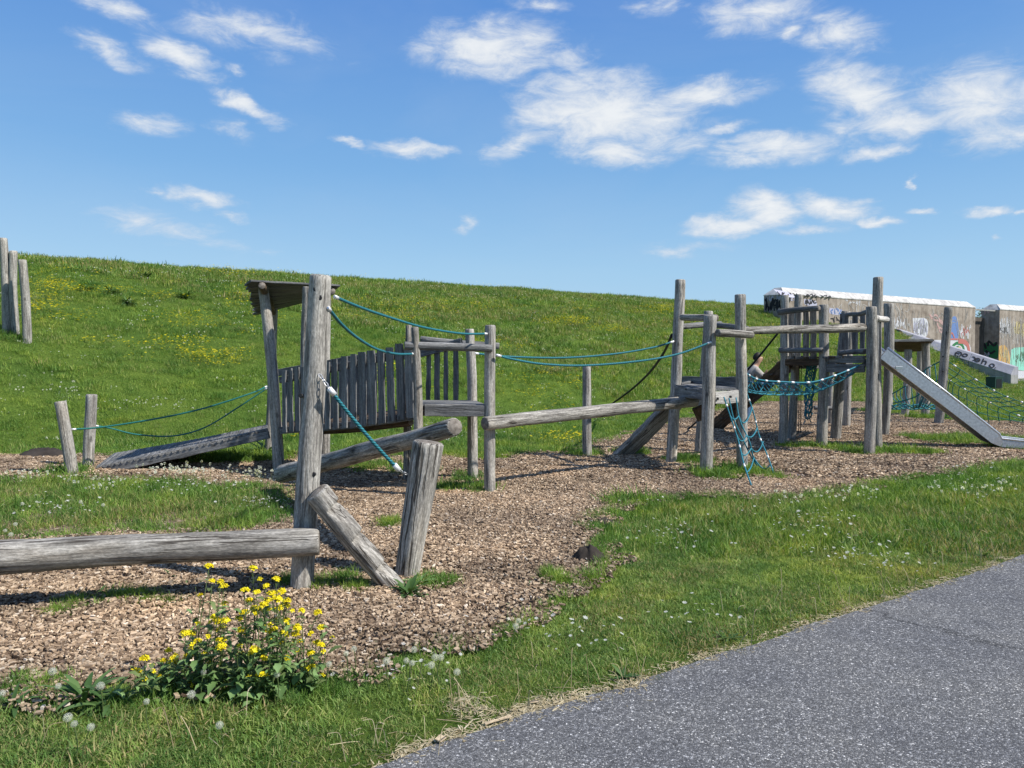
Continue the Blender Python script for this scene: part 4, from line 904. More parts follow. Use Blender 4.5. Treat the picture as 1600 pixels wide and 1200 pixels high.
log('crossbar', P(1324, 491, Y5-.05), P(1356, 488, Y8+.2), .04, .04, st, (M_BOARD, M_END)); log('crossbar', P(1312, 551, Y5-.05), P(1352, 549, Y8+.2), .045, .045, st, (M_BOARD, M_END))
for i, (x, yb) in enumerate(((1363.5, 580), (1367, 584), (1370.8, 584), (1374.5, 578))):
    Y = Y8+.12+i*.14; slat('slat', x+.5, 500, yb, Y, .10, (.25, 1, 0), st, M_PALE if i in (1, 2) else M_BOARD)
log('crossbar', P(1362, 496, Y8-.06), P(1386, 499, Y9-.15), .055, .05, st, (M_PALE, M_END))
board('deck_beam', P(1292, 561.5, Y4-.03), P(1350, 561.5, Y8+.05), .125, .06, (0, 0, 1), st, M_BOARD); board('deck_beam', P(1290, 575.5, Y4-.05), P(1350, 575.5, Y8+.03), .14, .06, (0, 0, 1), st, M_BOARD)
board('deck_beam', P(1222, 566, Y1), P(1284, 566, Y4-.02), .12, .06, (0, 0, 1), st, M_BROWN); board('deck_beam', P(1235, 572, Y1+1.2), P(1330, 570, Y5+1.4), .12, .06, (0, 0, 1), st, M_BOARD)
board('deck_beam', P(1225, 570, Y1+.1), P(1238, 571, Y1+1.3), .12, .06, (0, 0, 1), st, M_BROWN); board('deck_beam', P(1352, 567, Y8+.1), P(1384, 566, Y9+2.2), .13, .06, (0, 0, 1), st, M_BOARD)
for i in range(12):
    t = (i+.5)/12; board('deck_board', P(1228, 560, Y1+.05).lerp(P(1350, 557, Y8+.15), t), P(1238, 559, Y1+1.5).lerp(P(1384, 557, Y9+2.2), t), .13, .035, (1, -.15, 0), st, M_BROWN if i % 2 else M_BOARD, n=2)
log('brace', P(1272, 637, Y1+3.6), P(1308, 638, Y1+3.6), .05, .05, st, (M_BOARD, M_END))
for i, x in enumerate((1233, 1243, 1254, 1267)): board('deck_end', P(x, 556, Y1-.06+.0*i), P(x, 564, Y1-.06), wpx(8.5, Y1)*2, .10, (1, 0, 0), st, M_BOARD, n=2)
# brown climbing beam behind
l = board('dark_ladder_beam', G(1113, 671), P(1237, 563, 15.3), .30, .12, (0, -.5, 1), None, M_BROWN, wob=.01, n=12)
tag(l, 'dark brown plank ramp climbing from the chips to the slide tower deck', 'ramp')
for i in range(6):
    t = (i+.7)/6.3; p = G(1113, 671).lerp(P(1237, 563, 15.3), t); board('rung_batten', p+Vector((-.03, -.26, .10)), p+Vector((-.03, .26, .10)), .05, .035, (1, 0, .9), l, M_BROWN, n=2)

# slide
sl = thing('metal_slide', base_of((1500, 700)), 'straight grey metal slide running down to the right from the tower', 'slide')
sa, sb, se = P(1380, 552.5, Y9-.1), P(1565, 692, 13.35), P(1640, 699, 13.2)
W_ = Vector((.12, .50, 0))
def slide_side(off):
    mb = MB(); pr = []
    for p, hh in ((sa, .20), (sa.lerp(sb, .5), .20), (sb+Vector((-.12, 0, .07)), .19), (sb, .14), (se, .10)): pr.append((p+off, hh))
    V = []
    for p, hh in pr:
        d = Vector((.64, 0, .76)) if hh > .17 else Vector((.2, 0, 1)); d.normalize(); n = Vector((.08, -1, 0))*.018
        V += [p-d*hh*.5-n, p+d*hh*.5-n, p+d*hh*.5+n, p-d*hh*.5+n]
    F = []
    for i in range(len(pr)-1):
        for j in range(4): F.append((4*i+j, 4*i+4+j, 4*i+4+(j+1) % 4, 4*i+(j+1) % 4))
    F += [(0, 1, 2, 3), (19, 18, 17, 16)]
    mb.add(V, F); return mb.build('side_panel', (M_SLIDE,), sl)
slide_side(Vector((0, 0, 0))); slide_side(W_)
mb = MB(); V = []
for p, dz in ((sa, -.04), (sa.lerp(sb, .5), -.05), (sb+Vector((-.12, 0, .07)), -.04), (sb, -.03), (se, -.02)):
    V += [p+Vector((0, 0, dz)), p+W_+Vector((0, 0, dz))]
mb.add(V, [(2*i, 2*i+1, 2*i+3, 2*i+2) for i in range(4)]); mb.build('chute', (M_SLIDE,), sl)
for o in (0, 1):
    pts = [p+W_*o+Vector((.075, 0, .10)) for p in (sa, sa.lerp(sb, .5), sb+Vector((-.12, 0, .055)))]+[sb+W_*o+Vector((0, 0, .075)), se+W_*o+Vector((0, 0, .055))]
    tube('hand_rail', pts, .022, M_STEEL, sl, 8)
board('bracket', P(1399, 574.5, 13.35), P(1410, 574.5, 13.35), .05, .02, (0, 0, 1), sl, M_STEEL, n=2)

# far hut
hu = thing('far_hut', base_of((1425, 650)), 'small far shelter with a thin dark roof behind the slide', 'shelter')
post('post', (1413, 650), (1419, 546), 12, 11, hu); post('post', (1446, 650), (1446, 534), 12, 12, hu); post('post', (1391, 645), (1393, 534), 9, 9, hu); post('post', (1436, 642), (1438, 545), 9, 9, hu)
Yh = G(1446, 650).y
c0, c1, c2, c3 = P(1388, 532.5, Yh-.5), P(1456, 531.5, Yh-.5), P(1440, 548, Yh+2.0), P(1406, 549, Yh+2.0)
for i in range(9):
    t = (i+.5)/9; board('roof_plank', c0.lerp(c3, t), c1.lerp(c2, t), .29, .035, c3-c0, hu, M_BROWN, wob=.012, n=3)
board('fascia', c0+Vector((0, -.04, .0)), c1+Vector((0, -.04, .0)), .07, .04, (0, 0, 1), hu, M_BOARD)
# right leaning post
l = post('net_post', (1466, 663), (1482, 480), 14, 12, None, seg=16); tag(l, 'tall leaning post with bolts carrying the climbing net beyond the slide', 'post')
for x, y in ((1474, 557), (1473, 580), (1472, 605)): bolt(P(x, y, G(1466, 663).y-.1), (0, -1, 0), .02, l)
# rope posts at the left
l = post('rope_post', (113, 743), (95, 627), 18, 17, None, seg=18, step=.05); tag(l, 'short post leaning left at the low end of the rope rail', 'post', 'rope rail posts')
l = post('rope_post', (139, 731), (143, 616), 17, 16, None, seg=18, step=.05); tag(l, 'upright short post just right of the leaning one', 'post', 'rope rail posts')
# three posts on the slope
for (b, t, wb, wt, lab) in (((10, 519), (5, 372), 14, 12, 'tallest of three grey posts standing together on the grass slope, leftmost'),
                            ((25, 521), (21, 392), 12, 11, 'middle one of three grey posts on the grass slope'),
                            ((41, 534), (34, 406), 13, 12, 'shortest of three grey posts on the slope, slightly bent')):
    l = post('slope_post', b, t, wb, wt, None, seg=16, bend=.02); tag(l, lab, 'post', 'three posts on the slope')

# ------------------------------------------------------------------ ropes
def rope(name, pts, r, label, m=None, seg=8, ends=True, group=None):
    pts = [Vector(p) for p in pts]; b = pts[0]
    o = thing(name, b, label, 'rope', group)
    tube('rope_strand', pts, r, m or M_ROPE, o, seg)
    if ends:
        for a, c in ((pts[0], pts[1]), (pts[-1], pts[-2])):
            d = (c-a).normalized(); tube('ferrule', [a-d*.01, a+d*.055], r*1.22, M_FERR, o, 8); bolt(a-d*.012, -d, r*.8, o, 'eye_bolt', M_STEEL)
    return o
rope('hand_rope', smooth_pts([P(524, 464, 5.28), P(560, 479, 5.9), P(600, 493, 6.6), P(660, 511, 7.6), P(720, 521, 8.4), P(760, 521.5, 8.95)]), .0115, 'teal rope from the head of the tall post to the low platform, upper one')
rope('hand_rope', smooth_pts([P(513, 482, 5.25), P(535, 508, 5.75), P(560, 529, 6.3), P(590, 546, 7.0), P(620, 553, 7.9), P(645, 553, 8.75)]), .012, 'teal rope sagging from the tall post to the bridge railing, lower one')
a_, b_ = P(499, 585, 5.2), P(637, 742, 5.47)
o = thing('step_rope', a_, 'thick twisted teal rope slanting from the tall post down to the stump', 'rope')
p0, p1 = P(516, 609, 5.17), P(622, 733, 5.42)
tube('rope_strand', sag(p0, p1, .018), .0128, M_ROPE, o, 10)
for a, c in ((p0, p1), (p1, p0)): d = (c-a).normalized(); tube('ferrule', [a-d*.012, a+d*.045], .02, M_FERR, o, 10)
def chain(p, q, parent):
    d = (q-p); n = max(2, int(d.length/.032)); 
    for i in range(n):
        c = p.lerp(q, (i+.5)/n); z = d.normalized(); s = z.orthogonal().normalized(); s = Matrix.Rotation(PI/2*i, 3, z) @ s
        pts = [c+z*math.cos(t)*.021+s*math.sin(t)*.010 for t in np.linspace(0, 2*PI, 11)]
        tube('chain_link', pts, .0032, M_STEEL, parent, 5)
chain(a_, p0, o); chain(p1, b_, o)
rope('hand_rope', smooth_pts([P(777, 555, 8.95), P(800, 561, 9.1), P(850, 569, 9.4), P(917, 571, 9.7), P(1000, 564, 10.0), P(1060, 553, 10.25), P(1110, 535, 10.42)]), .0135, 'teal rope sagging from the low platform to the middle tower, nearer one')
rope('hand_rope', smooth_pts([P(742, 552, 10.05), P(790, 557, 10.3), P(880, 559, 10.7), P(960, 553, 11.1), P(1020, 543, 11.4), P(1051, 534, 11.55)]), .0135, 'teal rope sagging from the low platform to the middle tower, farther one')
rope('rail_rope', smooth_pts([P(112, 671, 10.7), P(163, 667, 10.9), P(251, 653, 11.1), P(322, 637, 11.2), P(394, 614, 11.4), P(416, 604, 11.8)]), .012, 'upper teal rope of the rope rail rising over the ramp', M_ROPE2)
rope('rail_rope', smooth_pts([P(148, 665, 11.4), P(172, 669, 11.5), P(215, 679, 11.7), P(272, 681, 12.), P(322, 667, 12.2), P(376, 634, 12.4), P(418, 606, 12.5)]), .011, 'lower sagging teal rope of the rope rail behind the ramp', M_ROPE2)
rope('guy_rope', smooth_pts([P(1050, 523, 11.75), P(1036, 553, 13.), P(1014, 583, 14.6), P(985, 610, 16.5), P(952, 634, 19.)]), .022, 'dark rope dropping from the middle tower to the foot of the dike', M_DROPE, ends=False)
rope('guy_rope', sag(P(1222, 512, 14.6), G(1071, 674), .12), .02, 'dark rope running down past the person from the slide tower', M_DROPE, ends=False)

# scramble net on the middle tower
def net(name, loc, label): return thing(name, loc, label, 'rope net')
nn = net('ladder_net', G(1195, 745), 'blue green rope ladder net hanging off the middle tower to the chips')
tops = [P(1131, 620, 10.45), P(1139, 622, 10.45), P(1150, 621, 10.6), P(1166, 612, 10.95)]
bots = [G(1176, 764), P(1183, 728, 10.6), P(1183, 728, 10.6), G(1211, 746)]
mids = [P(1150, 690, 10.35), P(1160, 690, 10.5), P(1168, 690, 10.5), P(1188, 680, 10.9)]
R4 = []
for a, m_, b in zip(tops, mids, bots):
    R4.append(smooth_pts([a, a.lerp(m_, .5)+Vector((random.uniform(-.04, .04), 0, 0)), m_+Vector((random.uniform(-.04, .04), 0, 0)), m_.lerp(b, .5), b], 6)); tube('net_rope', R4[-1], .0095, M_ROPE3, nn, 6)
for f in (.22, .45, .66, .84):
    k = int(f*(len(R4[0])-1)); A_, D_ = R4[0][k], R4[3][k]; B_, C_ = R4[1][k], R4[2][k]
    for p, q, s in ((A_, C_, .05*random.uniform(.4, 1.8)), (C_, D_+Vector((0, 0, random.uniform(-.04, .06))), .10*random.uniform(.6, 1.5))): tube('net_rope', sag(p, q, s, 10, random.uniform(-.5, .5)), .0095, M_ROPE3, nn, 6)
for rr in (R4[0], R4[3]):
    for f in (.12, .34, .55, .76): k = int(f*(len(rr)-1)); tube('ferrule', [rr[k], rr[k].lerp(rr[k+1], .7)], .0145, M_FERR, nn, 6)
# net bridge
nb = net('net_bridge', P(1255, 700, 12.3)*1, 'sagging blue rope net bridge between the middle tower and the slide tower'); nb.location.z = 0
def line(pts, Ya, Yb): 
    x0, x1 = pts[0][0], pts[-1][0]; return smooth_pts([P(x, y, lerpY(x, x0, Ya, x1, Yb)) for x, y in pts], 6)
hA = line([(1163, 582), (1185, 593), (1221, 596.5), (1268, 597), (1309, 585), (1349, 568)], 10.95, 12.75)
hB = line([(1162, 596), (1195, 599), (1232, 600), (1270, 599), (1300, 590), (1330, 579)], 11.8, 14.3)
fA = line([(1164, 606), (1185, 612), (1232, 612), (1270, 611), (1309, 597), (1347, 574)], 11.1, 13.0)
fB = line([(1162, 612), (1195, 616), (1235, 617), (1270, 614), (1300, 601), (1330, 586)], 11.6, 13.9)
for l_ in (hA, hB, fA, fB): tube('net_rope', l_, .0115, M_ROPE3, nb, 6)
for l1, l2 in ((hA, fA), (hB, fB), (fA, fB)):
    n = min(len(l1), len(l2))
    for i in range(0, n-2, 2): tube('net_rope', sag(l1[i], l2[i+2], .02, 4), .0065, M_ROPE3, nb, 5); tube('net_rope', sag(l2[i], l1[i+2], .02, 4), .0065, M_ROPE3, nb, 5)
for l_ in (hA, hB):
    for i in range(2, len(l_)-2, 3): tube('ferrule', [l_[i], l_[i].lerp(l_[i+1], .55)], .017, M_FERR, nb, 6)
# hanging net under the slide tower
hn = net('hanging_net', P(1266, 690, 14.2)*1, 'bunched blue climbing net hanging under the slide tower deck'); hn.location.z = 0
for k in range(11):
    a = k/11*2*PI; pts = []
    for i in range(12):
        t = i/11; y = 563+t*(100-18*abs(math.sin(a*1.3))); w = 8-3*t
        pts.append(P(1268-6*t+w*math.cos(a+t*3.2)+1.5*math.sin(i*2.1+k), y, 14.2+.25*math.sin(a+t*3)))
    tube('net_rope', smooth_pts(pts, 2), .010, M_ROPE3, hn, 5)
for k in range(9):
    y = 572+k*9.5; tube('net_rope', smooth_pts([P(1261-k*.5, y, 14.05), P(1267-k*.5, y+6, 14.0), P(1275-k*.7, y-2, 14.25), P(1268-k*.5, y-5, 14.45), P(1261-k*.5, y, 14.05)], 4), .009, M_ROPE3, hn, 5)
for x in (1249, 1252): tube('net_rope', [P(x, 566, 14.3), P(x-1, 676, 14.3)], .008, M_DROPE, hn, 5)
# spider net on the right
sn = net('spider_net', G(1540, 662), 'wide green climbing net stretched right from the leaning post to the ground')
YP = G(1466, 663).y
top = line([(1479, 563), (1543, 604.5), (1587, 625), (1640, 640), (1720, 662)], YP, 17.); low = line([(1478, 590), (1500, 604), (1545, 628), (1600, 652), (1680, 672)], YP+.1, 18.)
bot = line([(1468, 655), (1500, 650), (1545, 660), (1600, 664), (1680, 676)], YP+.3, 18.4)
for l_ in (top, low, bot): tube('net_rope', l_, .009, M_ROPE2, sn, 6)
for i in range(2, len(top)-1, 2):
    f = i/(len(top)-1); j = min(len(low)-1, int(f*(len(low)-1))); k = min(len(bot)-1, int(f*(len(bot)-1)))
    tube('net_rope', smooth_pts([top[i], (top[i]+low[j])/2+Vector((.02, 0, -.03)), low[j], (low[j]+bot[k])/2+Vector((-.03, 0, 0)), bot[k]], 3), .010, M_ROPE2, sn, 5)
for f in (.33, .66):
    tube('net_rope', smooth_pts([low[int(g_*(len(low)-1))].lerp(bot[int(g_*(len(bot)-1))], f) for g_ in np.linspace(0, 1, 7)], 4), .009, M_ROPE2, sn, 5)
    tube('net_rope', smooth_pts([top[int(g_*(len(top)-1))].lerp(low[int(g_*(len(low)-1))], f) for g_ in np.linspace(0, 1, 7)], 4), .009, M_ROPE2, sn, 5)
for i in range(1, len(top)-2, 3): tube('ferrule', [top[i], top[i].lerp(top[i+1], .4)], .02, M_FERR, sn, 6)
for i in range(2, len(low)-2, 5): tube('ferrule', [low[i], low[i].lerp(low[i+1], .4)], .019, M_FERR, sn, 6)
ln_ = net("slack_net", G(1425, 645), 'left half of the climbing net, hanging slack between the far hut and the leaning post')
t1 = line([(1476, 561), (1448, 576), (1437, 588), (1410, 606), (1393, 616)], YP, 20.); t2 = line([(1474, 590), (1456, 600), (1430, 620), (1395, 630)], YP, 20.)
for l_ in (t1, t2): tube('net_rope', l_, .016, M_ROPE2, ln_, 6)
for k in range(5):
    tube('net_rope', smooth_pts([P(x, 634+4*math.sin(x*.23+k*1.7)+k*.8, 19.5+.2*k) for x in range(1393, 1470, 9)], 3), .017, M_ROPE3 if k % 2 else M_ROPE2, ln_, 5)
for i in range(1, len(t1)-1, 2):
    tube('net_rope', smooth_pts([t1[i], t1[i]+Vector((.03, 0, -(t1[i].z-.35)*.5)), Vector((t1[i].x+.1, 19.5, .35))], 4), .012, M_ROPE3, ln_, 5)
for i in (4, 10, 16): tube('ferrule', [t1[i], t1[i].lerp(t1[i+1], .6)], .019, M_FERR, ln_, 6)
# ------------------------------------------------------------------ flood wall
WU = Vector((.839, .544, 0)); WN = Vector((.544, -.839, 0)); WA = Vector((15.8, 45, 0))
def ws(s, off=0., z=0.): return WA+WU*s+WN*off+Vector((0, 0, z))
def wallpt(px, py, off=.02, plane=None):
    p0, n = plane or (WA, WN); d = rayd(px, py); t = (p0-EYE).dot(n)/d.dot(n); return EYE+d*t+n*off
def prism(name, prof, s0, s1, m, parent, e0=0., e1=0.):
    """prof: (off, z) outline; runs along the wall from s0 to s1; e0/e1 hip the upper points inwards."""
    V = []; zt = max(z for _, z in prof)
    for s, e, sg in ((s0, e0, 1), (s1, e1, -1)):
        for o_, z in prof: V.append(ws(s+(sg*e if z > zt-.01 else 0), o_, z))
    n = len(prof); F = [tuple(range(n-1, -1, -1)), tuple(range(n, 2*n))]+[(i, (i+1) % n, (i+1) % n+n, i+n) for i in range(n)]
    me = mesh(V, F, None, False); bm = bmesh.new(); bm.from_mesh(me); bmesh.ops.recalc_face_normals(bm, faces=bm.faces); bm.to_mesh(me); bm.free()
    return link(name, me, (m,), parent)
T = 1.33; FT = 5.33; CPZ = 5.80
def wallrun(root, s0, s1, n, caps=(True, True)):
    w = (s1-s0)/n
    for i in range(n):
        a, b = s0+i*w+(.012 if i else 0), s0+(i+1)*w-(.012 if i < n-1 else 0)
        prism('wall_panel', [(0, -.3), (0, FT), (-T, FT), (-T, -.3)], a, b, M_CONC, root)
        prism('coping', [(.03, FT+.002), (.03, FT+.06), (-.42, CPZ), (-T+.42, CPZ), (-T-.03, FT+.06), (-T-.03, FT+.002)], a, b, M_CONC2, root, .42 if i == 0 and caps[0] else 0, .42 if i == n-1 and caps[1] else 0)
w1 = thing('flood_wall', ws(11), 'long stained concrete flood wall with white sloped coping standing in the end of the dike', 'wall')
wallrun(w1, 0, 22.05, 5)
M_GATE = concrete('gate_concrete', (.05, .042, .036), (.13, .11, .095))
w2 = thing('flood_wall', ws(40), 'second stretch of concrete flood wall right of the gap, painted mint and orange', 'wall')
wallrun(w2, 25.7, 62, 7)
prism('gate_bar', [(-.3, FT-.12), (-.3, FT-.02), (-.42, FT-.02), (-.42, FT-.12)], 22.06, 25.69, M_CONC3, w1)
prism('gate_leaf', [(-T+.25, -.3), (-T+.25, 4.75), (-T-.25, 4.75), (-T-.25, -.3)], 22.07, 25.66, M_GATE, w1)
# wing wall with sloping coping
wg = thing('wing_wall', (27, 47.5, 0), 'low wing wall sloping down from the flood wall, black letters on its coping, shade put into the grey', 'wall')
wa_, wb_ = Vector((25.0, 50.5, 0)), Vector((29.0, 44.6, 0)); wd = (wb_-wa_).normalized(); wn_ = Vector((wd.y, -wd.x, 0))     # faces the play area
if wn_.x > 0: wn_ = -wn_
def wgp(p, off, z): return p+wn_*off+Vector((0, 0, z))
def wingpiece(name, A, B, m):
    V = A+B; n = len(A); F = [tuple(range(n-1, -1, -1)), tuple(range(n, 2*n))]+[(i, (i+1) % n, (i+1) % n+n, i+n) for i in range(n)]
    me = mesh(V, F, None, False); bm = bmesh.new(); bm.from_mesh(me); bmesh.ops.recalc_face_normals(bm, faces=bm.faces); bm.to_mesh(me); bm.free(); return link(name, me, (m,), wg)
M_WCOP = concrete('shaded_wing_coping', (.24, .24, .27), (.36, .36, .40), .4)  # lavender grey puts the shade on this coping into its colour
def zt(t): return 3.54+(1.10-3.54)*t
for i in range(3):
    t0, t1 = i/3+(.002 if i else 0), (i+1)/3-.002
    pA, pB = wa_.lerp(wb_, t0), wa_.lerp(wb_, t1)
    wingpiece('wall_panel', [wgp(pA, 0, -.4), wgp(pA, 0, zt(t0)-.48), wgp(pA, -.9, zt(t0)-.48), wgp(pA, -.9, -.4)], [wgp(pB, 0, -.4), wgp(pB, 0, zt(t1)-.48), wgp(pB, -.9, zt(t1)-.48), wgp(pB, -.9, -.4)], M_CONC3)
    wingpiece('coping', [wgp(pA, .02, zt(t0)-.478), wgp(pA, .02, zt(t0)-.44), wgp(pA, -.42, zt(t0)), wgp(pA, -.92, zt(t0)), wgp(pA, -.92, zt(t0)-.478)], [wgp(pB, .02, zt(t1)-.478), wgp(pB, .02, zt(t1)-.44), wgp(pB, -.42, zt(t1)), wgp(pB, -.92, zt(t1)), wgp(pB, -.92, zt(t1)-.478)], M_WCOP)
# graffiti: flat paint on the concrete
def paint(name, col): return plain(name, col, .8, .2)
P_BLK, P_WHT, P_RED, P_BLU, P_GRN, P_ORA, P_MNT, P_LAV, P_PNK, P_YEL = [paint('paint_'+n, c) for n, c in (('black', (.03, .03, .035)), ('white', (.52, .53, .56)), ('red', (.42, .15, .13)), ('blue', (.13, .21, .42)), ('green', (.035, .17, .07)), ('orange', (.50, .32, .12)), ('mint', (.25, .58, .46)), ('lavender', (.40, .40, .50)), ('pink', (.46, .30, .28)), ('yellow', (.46, .39, .2)))]
def ribbon(pts, w, n):
    V = []; F = []; m = len(pts)
    for i, p in enumerate(pts):
        t = (pts[min(i+1, m-1)]-pts[max(i-1, 0)]).normalized(); s = t.cross(n).normalized()*w/2; V += [p-s, p+s]
        if i: F.append((2*i-2, 2*i-1, 2*i+1, 2*i))
    return V, F
def strokes(parent, lines, w, m, plane=None, off=.012, curve=3):
    mb = MB(); n = (plane or (WA, WN))[1]
    for l_ in lines:
        pts = [wallpt(x, y, off, plane) for x, y in l_]; mb.add(*ribbon(smooth_pts(pts, curve) if len(pts) > 2 and curve else pts, w, n))
    return mb.build('graffiti', (m,), parent)
def scrib(x0, y0, x1, y1, n, k=5, slope=0.):
    out = []
    for i in range(n):
        a = x0+(x1-x0)*i/n; b = a+(x1-x0)/n*1.25; r = random.random; dy = slope*(a-x0)
        out.append([(a+(b-a)*r(), y0+dy+(y1-y0)*r()) for _ in range(k)])
    return out
def blob(parent, outline, m, off=.006, plane=None):
    pts = smooth_pts([wallpt(x, y, off, plane) for x, y in outline+outline[:1]], 4)[:-1]; return link('graffiti', mesh(pts, [tuple(range(len(pts)))], None, False), (m,), parent)
END = (WA, -WU)                              # left end faces of the walls
E2 = (ws(25.7), -WU)
strokes(w1, scrib(1194, 464, 1221, 486, 9, 5, .1), .10, P_BLK, END); strokes(w1, scrib(1196, 462, 1220, 474, 5, 4), .07, P_LAV, END, .008)
cpn = Vector((0, 0, 1))
CPF = (ws(0, .03, FT+.06), (WN*.44+Vector((0, 0, .45))).normalized())
strokes(w1, scrib(1214, 455, 1232, 461, 5, 5, .22)+scrib(1232, 457, 1300, 462, 13, 4, .07), .06, P_BLK, CPF, .02, 2)
blob(w1, [(1208, 452), (1232, 457), (1242, 465), (1222, 462)], P_LAV, .008, CPF)
strokes(w1, scrib(1226, 462, 1243, 470, 5, 5), .09, P_LAV); blob(w1, [(1256, 467), (1274, 470), (1275, 478), (1258, 476)], P_LAV); strokes(w1, scrib(1257, 468, 1275, 477, 5, 4), .07, P_BLK, None, .02)
blob(w1, [(1296, 481), (1314, 484), (1315, 492), (1297, 490)], P_LAV); strokes(w1, scrib(1297, 482, 1315, 491, 4, 4), .07, P_BLU, None, .02); strokes(w1, scrib(1296, 493, 1314, 505, 4, 4), .08, P_BLK)
strokes(w1, scrib(1320, 468, 1345, 478, 7, 4), .05, P_WHT); strokes(w1, scrib(1394, 494, 1414, 516, 8, 5), .06, P_WHT)
blob(w1, [(1426, 497), (1448, 499), (1449, 522), (1440, 529), (1428, 520)], P_WHT, .006); strokes(w1, scrib(1427, 497, 1448, 526, 9, 6), .06, P_LAV, None, .02); strokes(w1, scrib(1427, 499, 1447, 524, 5, 5), .05, P_CONC if False else M_CONC3, None, .026)
strokes(w1, [[(1452, 491), (1460, 500), (1466, 501), (1474, 508)], [(1454, 498), (1462, 492), (1470, 503)], [(1464, 505), (1470, 520), (1474, 508), (1470, 500)], [(1466, 511), (1476, 516)]], .13, P_PNK)
blob(w1, [(1486, 497), (1491, 494), (1495, 498), (1498, 515), (1496, 529), (1486, 529)], P_BLU); strokes(w1, [[(1484, 526), (1487, 520), (1491, 528)], [(1482, 530), (1496, 530)]], .12, P_RED, None, .02)
strokes(w1, scrib(1499, 506, 1516, 530, 7, 5), .09, P_WHT); strokes(w1, scrib(1500, 508, 1514, 526, 4, 4), .06, P_RED, None, .02)
blob(w1, [(1456, 531), (1495, 532), (1513, 536), (1516, 551), (1500, 553), (1470, 548), (1456, 540)], P_WHT, .005)
strokes(w1, [[(1497, 533), (1506, 534), (1512, 540), (1514, 552)]], .35, P_RED, None, .02); strokes(w1, [[(1488, 541), (1495, 536), (1503, 539), (1506, 548), (1502, 553)], [(1491, 545), (1498, 542)]], .22, P_GRN, None, .018); strokes(w1, [[(1494, 547), (1499, 543), (1502, 549)]], .2, P_YEL, None, .024)
# second wall
blob(w1 if False else w2, [(1580, 546), (1588, 543), (1604, 543), (1640, 548), (1640, 580), (1584, 577), (1578, 571), (1579, 558)], P_MNT); strokes(w2, scrib(1586, 549, 1602, 566, 5, 5), .08, P_GRN, None, .02)
blob(w2, [(1561, 541), (1569, 539), (1576, 549), (1578, 570), (1570, 573), (1561, 566)], P_ORA); strokes(w2, scrib(1562, 543, 1576, 568, 5, 5), .08, P_YEL, None, .02)
strokes(w2, scrib(1562, 497, 1578, 522, 8, 6), .08, P_WHT); strokes(w2, scrib(1584, 502, 1602, 528, 7, 5), .13, P_YEL); strokes(w2, scrib(1562, 510, 1574, 522, 4, 4), .05, P_BLK, None, .02)
blob(w2, [(1535, 546), (1541, 535), (1548, 539), (1558, 535), (1559, 559), (1545, 558)], P_GRN, .006, E2); strokes(w2, [[(1534, 545), (1538, 537), (1541, 545)], [(1544, 541), (1545, 533), (1553, 540), (1558, 535)], [(1540, 548), (1548, 552), (1555, 548)]], .16, P_BLK, E2, .02)
strokes(w2, scrib(1532, 548, 1545, 558, 4, 4), .07, P_LAV, E2, .024); strokes(w2, scrib(1533, 485, 1546, 492, 3, 4), .07, P_PNK, E2)
blob(w2, [(1582, 579), (1640, 583), (1640, 603), (1582, 600)], P_WHT, .005)
WCP = (wgp(wa_, .02, zt(0)-.44), None); sd_ = (wb_-wa_)+Vector((0, 0, zt(1)-zt(0))); nn_ = sd_.cross(wn_*-.44+Vector((0, 0, .44))).normalized()
if nn_.z < 0: nn_ = -nn_
WCP = (WCP[0], nn_)
def q1(l): return [(1380+x*.1375, 500+y*.1375) for x, y in l]
def ell(cx, cy, rx, ry, n=12, a0=0, a1=2*PI): return [(cx+rx*math.cos(a0+(a1-a0)*i/n), cy+ry*math.sin(a0+(a1-a0)*i/n)) for i in range(n+1)]
strokes(wg, [q1(l) for l in ([(818, 378), (850, 360), (885, 372), (888, 395), (860, 412), (822, 402), (822, 384), (850, 380), (868, 392)], ell(930, 402, 27, 16), ell(1022, 440, 22, 20, 8, -2.0, 1.9), ell(1072, 456, 27, 20), [(1052, 450), (1092, 460)],
    [(1142, 440), (1118, 500)], [(1128, 474), (1155, 466), (1172, 480), (1158, 512)], ell(1236, 520, 26, 20), [(1270, 543), (1278, 549)])], .075, P_BLK, WCP, .02, 2)
blob(wg, [(1392, 517), (1404, 517), (1410, 523), (1405, 528), (1392, 526)], P_GRN, .006, WCP); strokes(wg, [[(1392, 516), (1404, 516), (1410, 522), (1406, 529), (1392, 528)]], .12, P_BLK, WCP, .02)
strokes(wg, [ell(1495, 566, 3, 4), [(1484, 554), (1488, 562), (1486, 570)], [(1464, 552), (1462, 560)]], .05, P_LAV, (wa_, wn_), .012)

strokes(w1, scrib(1300, 470, 1420, 500, 15, 4)+scrib(1455, 486, 1480, 500, 5, 4)+scrib(1380, 500, 1424, 520, 6, 5), .035, M_CONC2); strokes(w1, scrib(1330, 480, 1510, 525, 22, 5), .03, M_CONC3, None, .016)
strokes(w2, scrib(1562, 492, 1600, 540, 12, 6), .035, M_CONC2); strokes(w2, scrib(1564, 500, 1600, 575, 14, 5), .03, M_CONC3, None, .03)
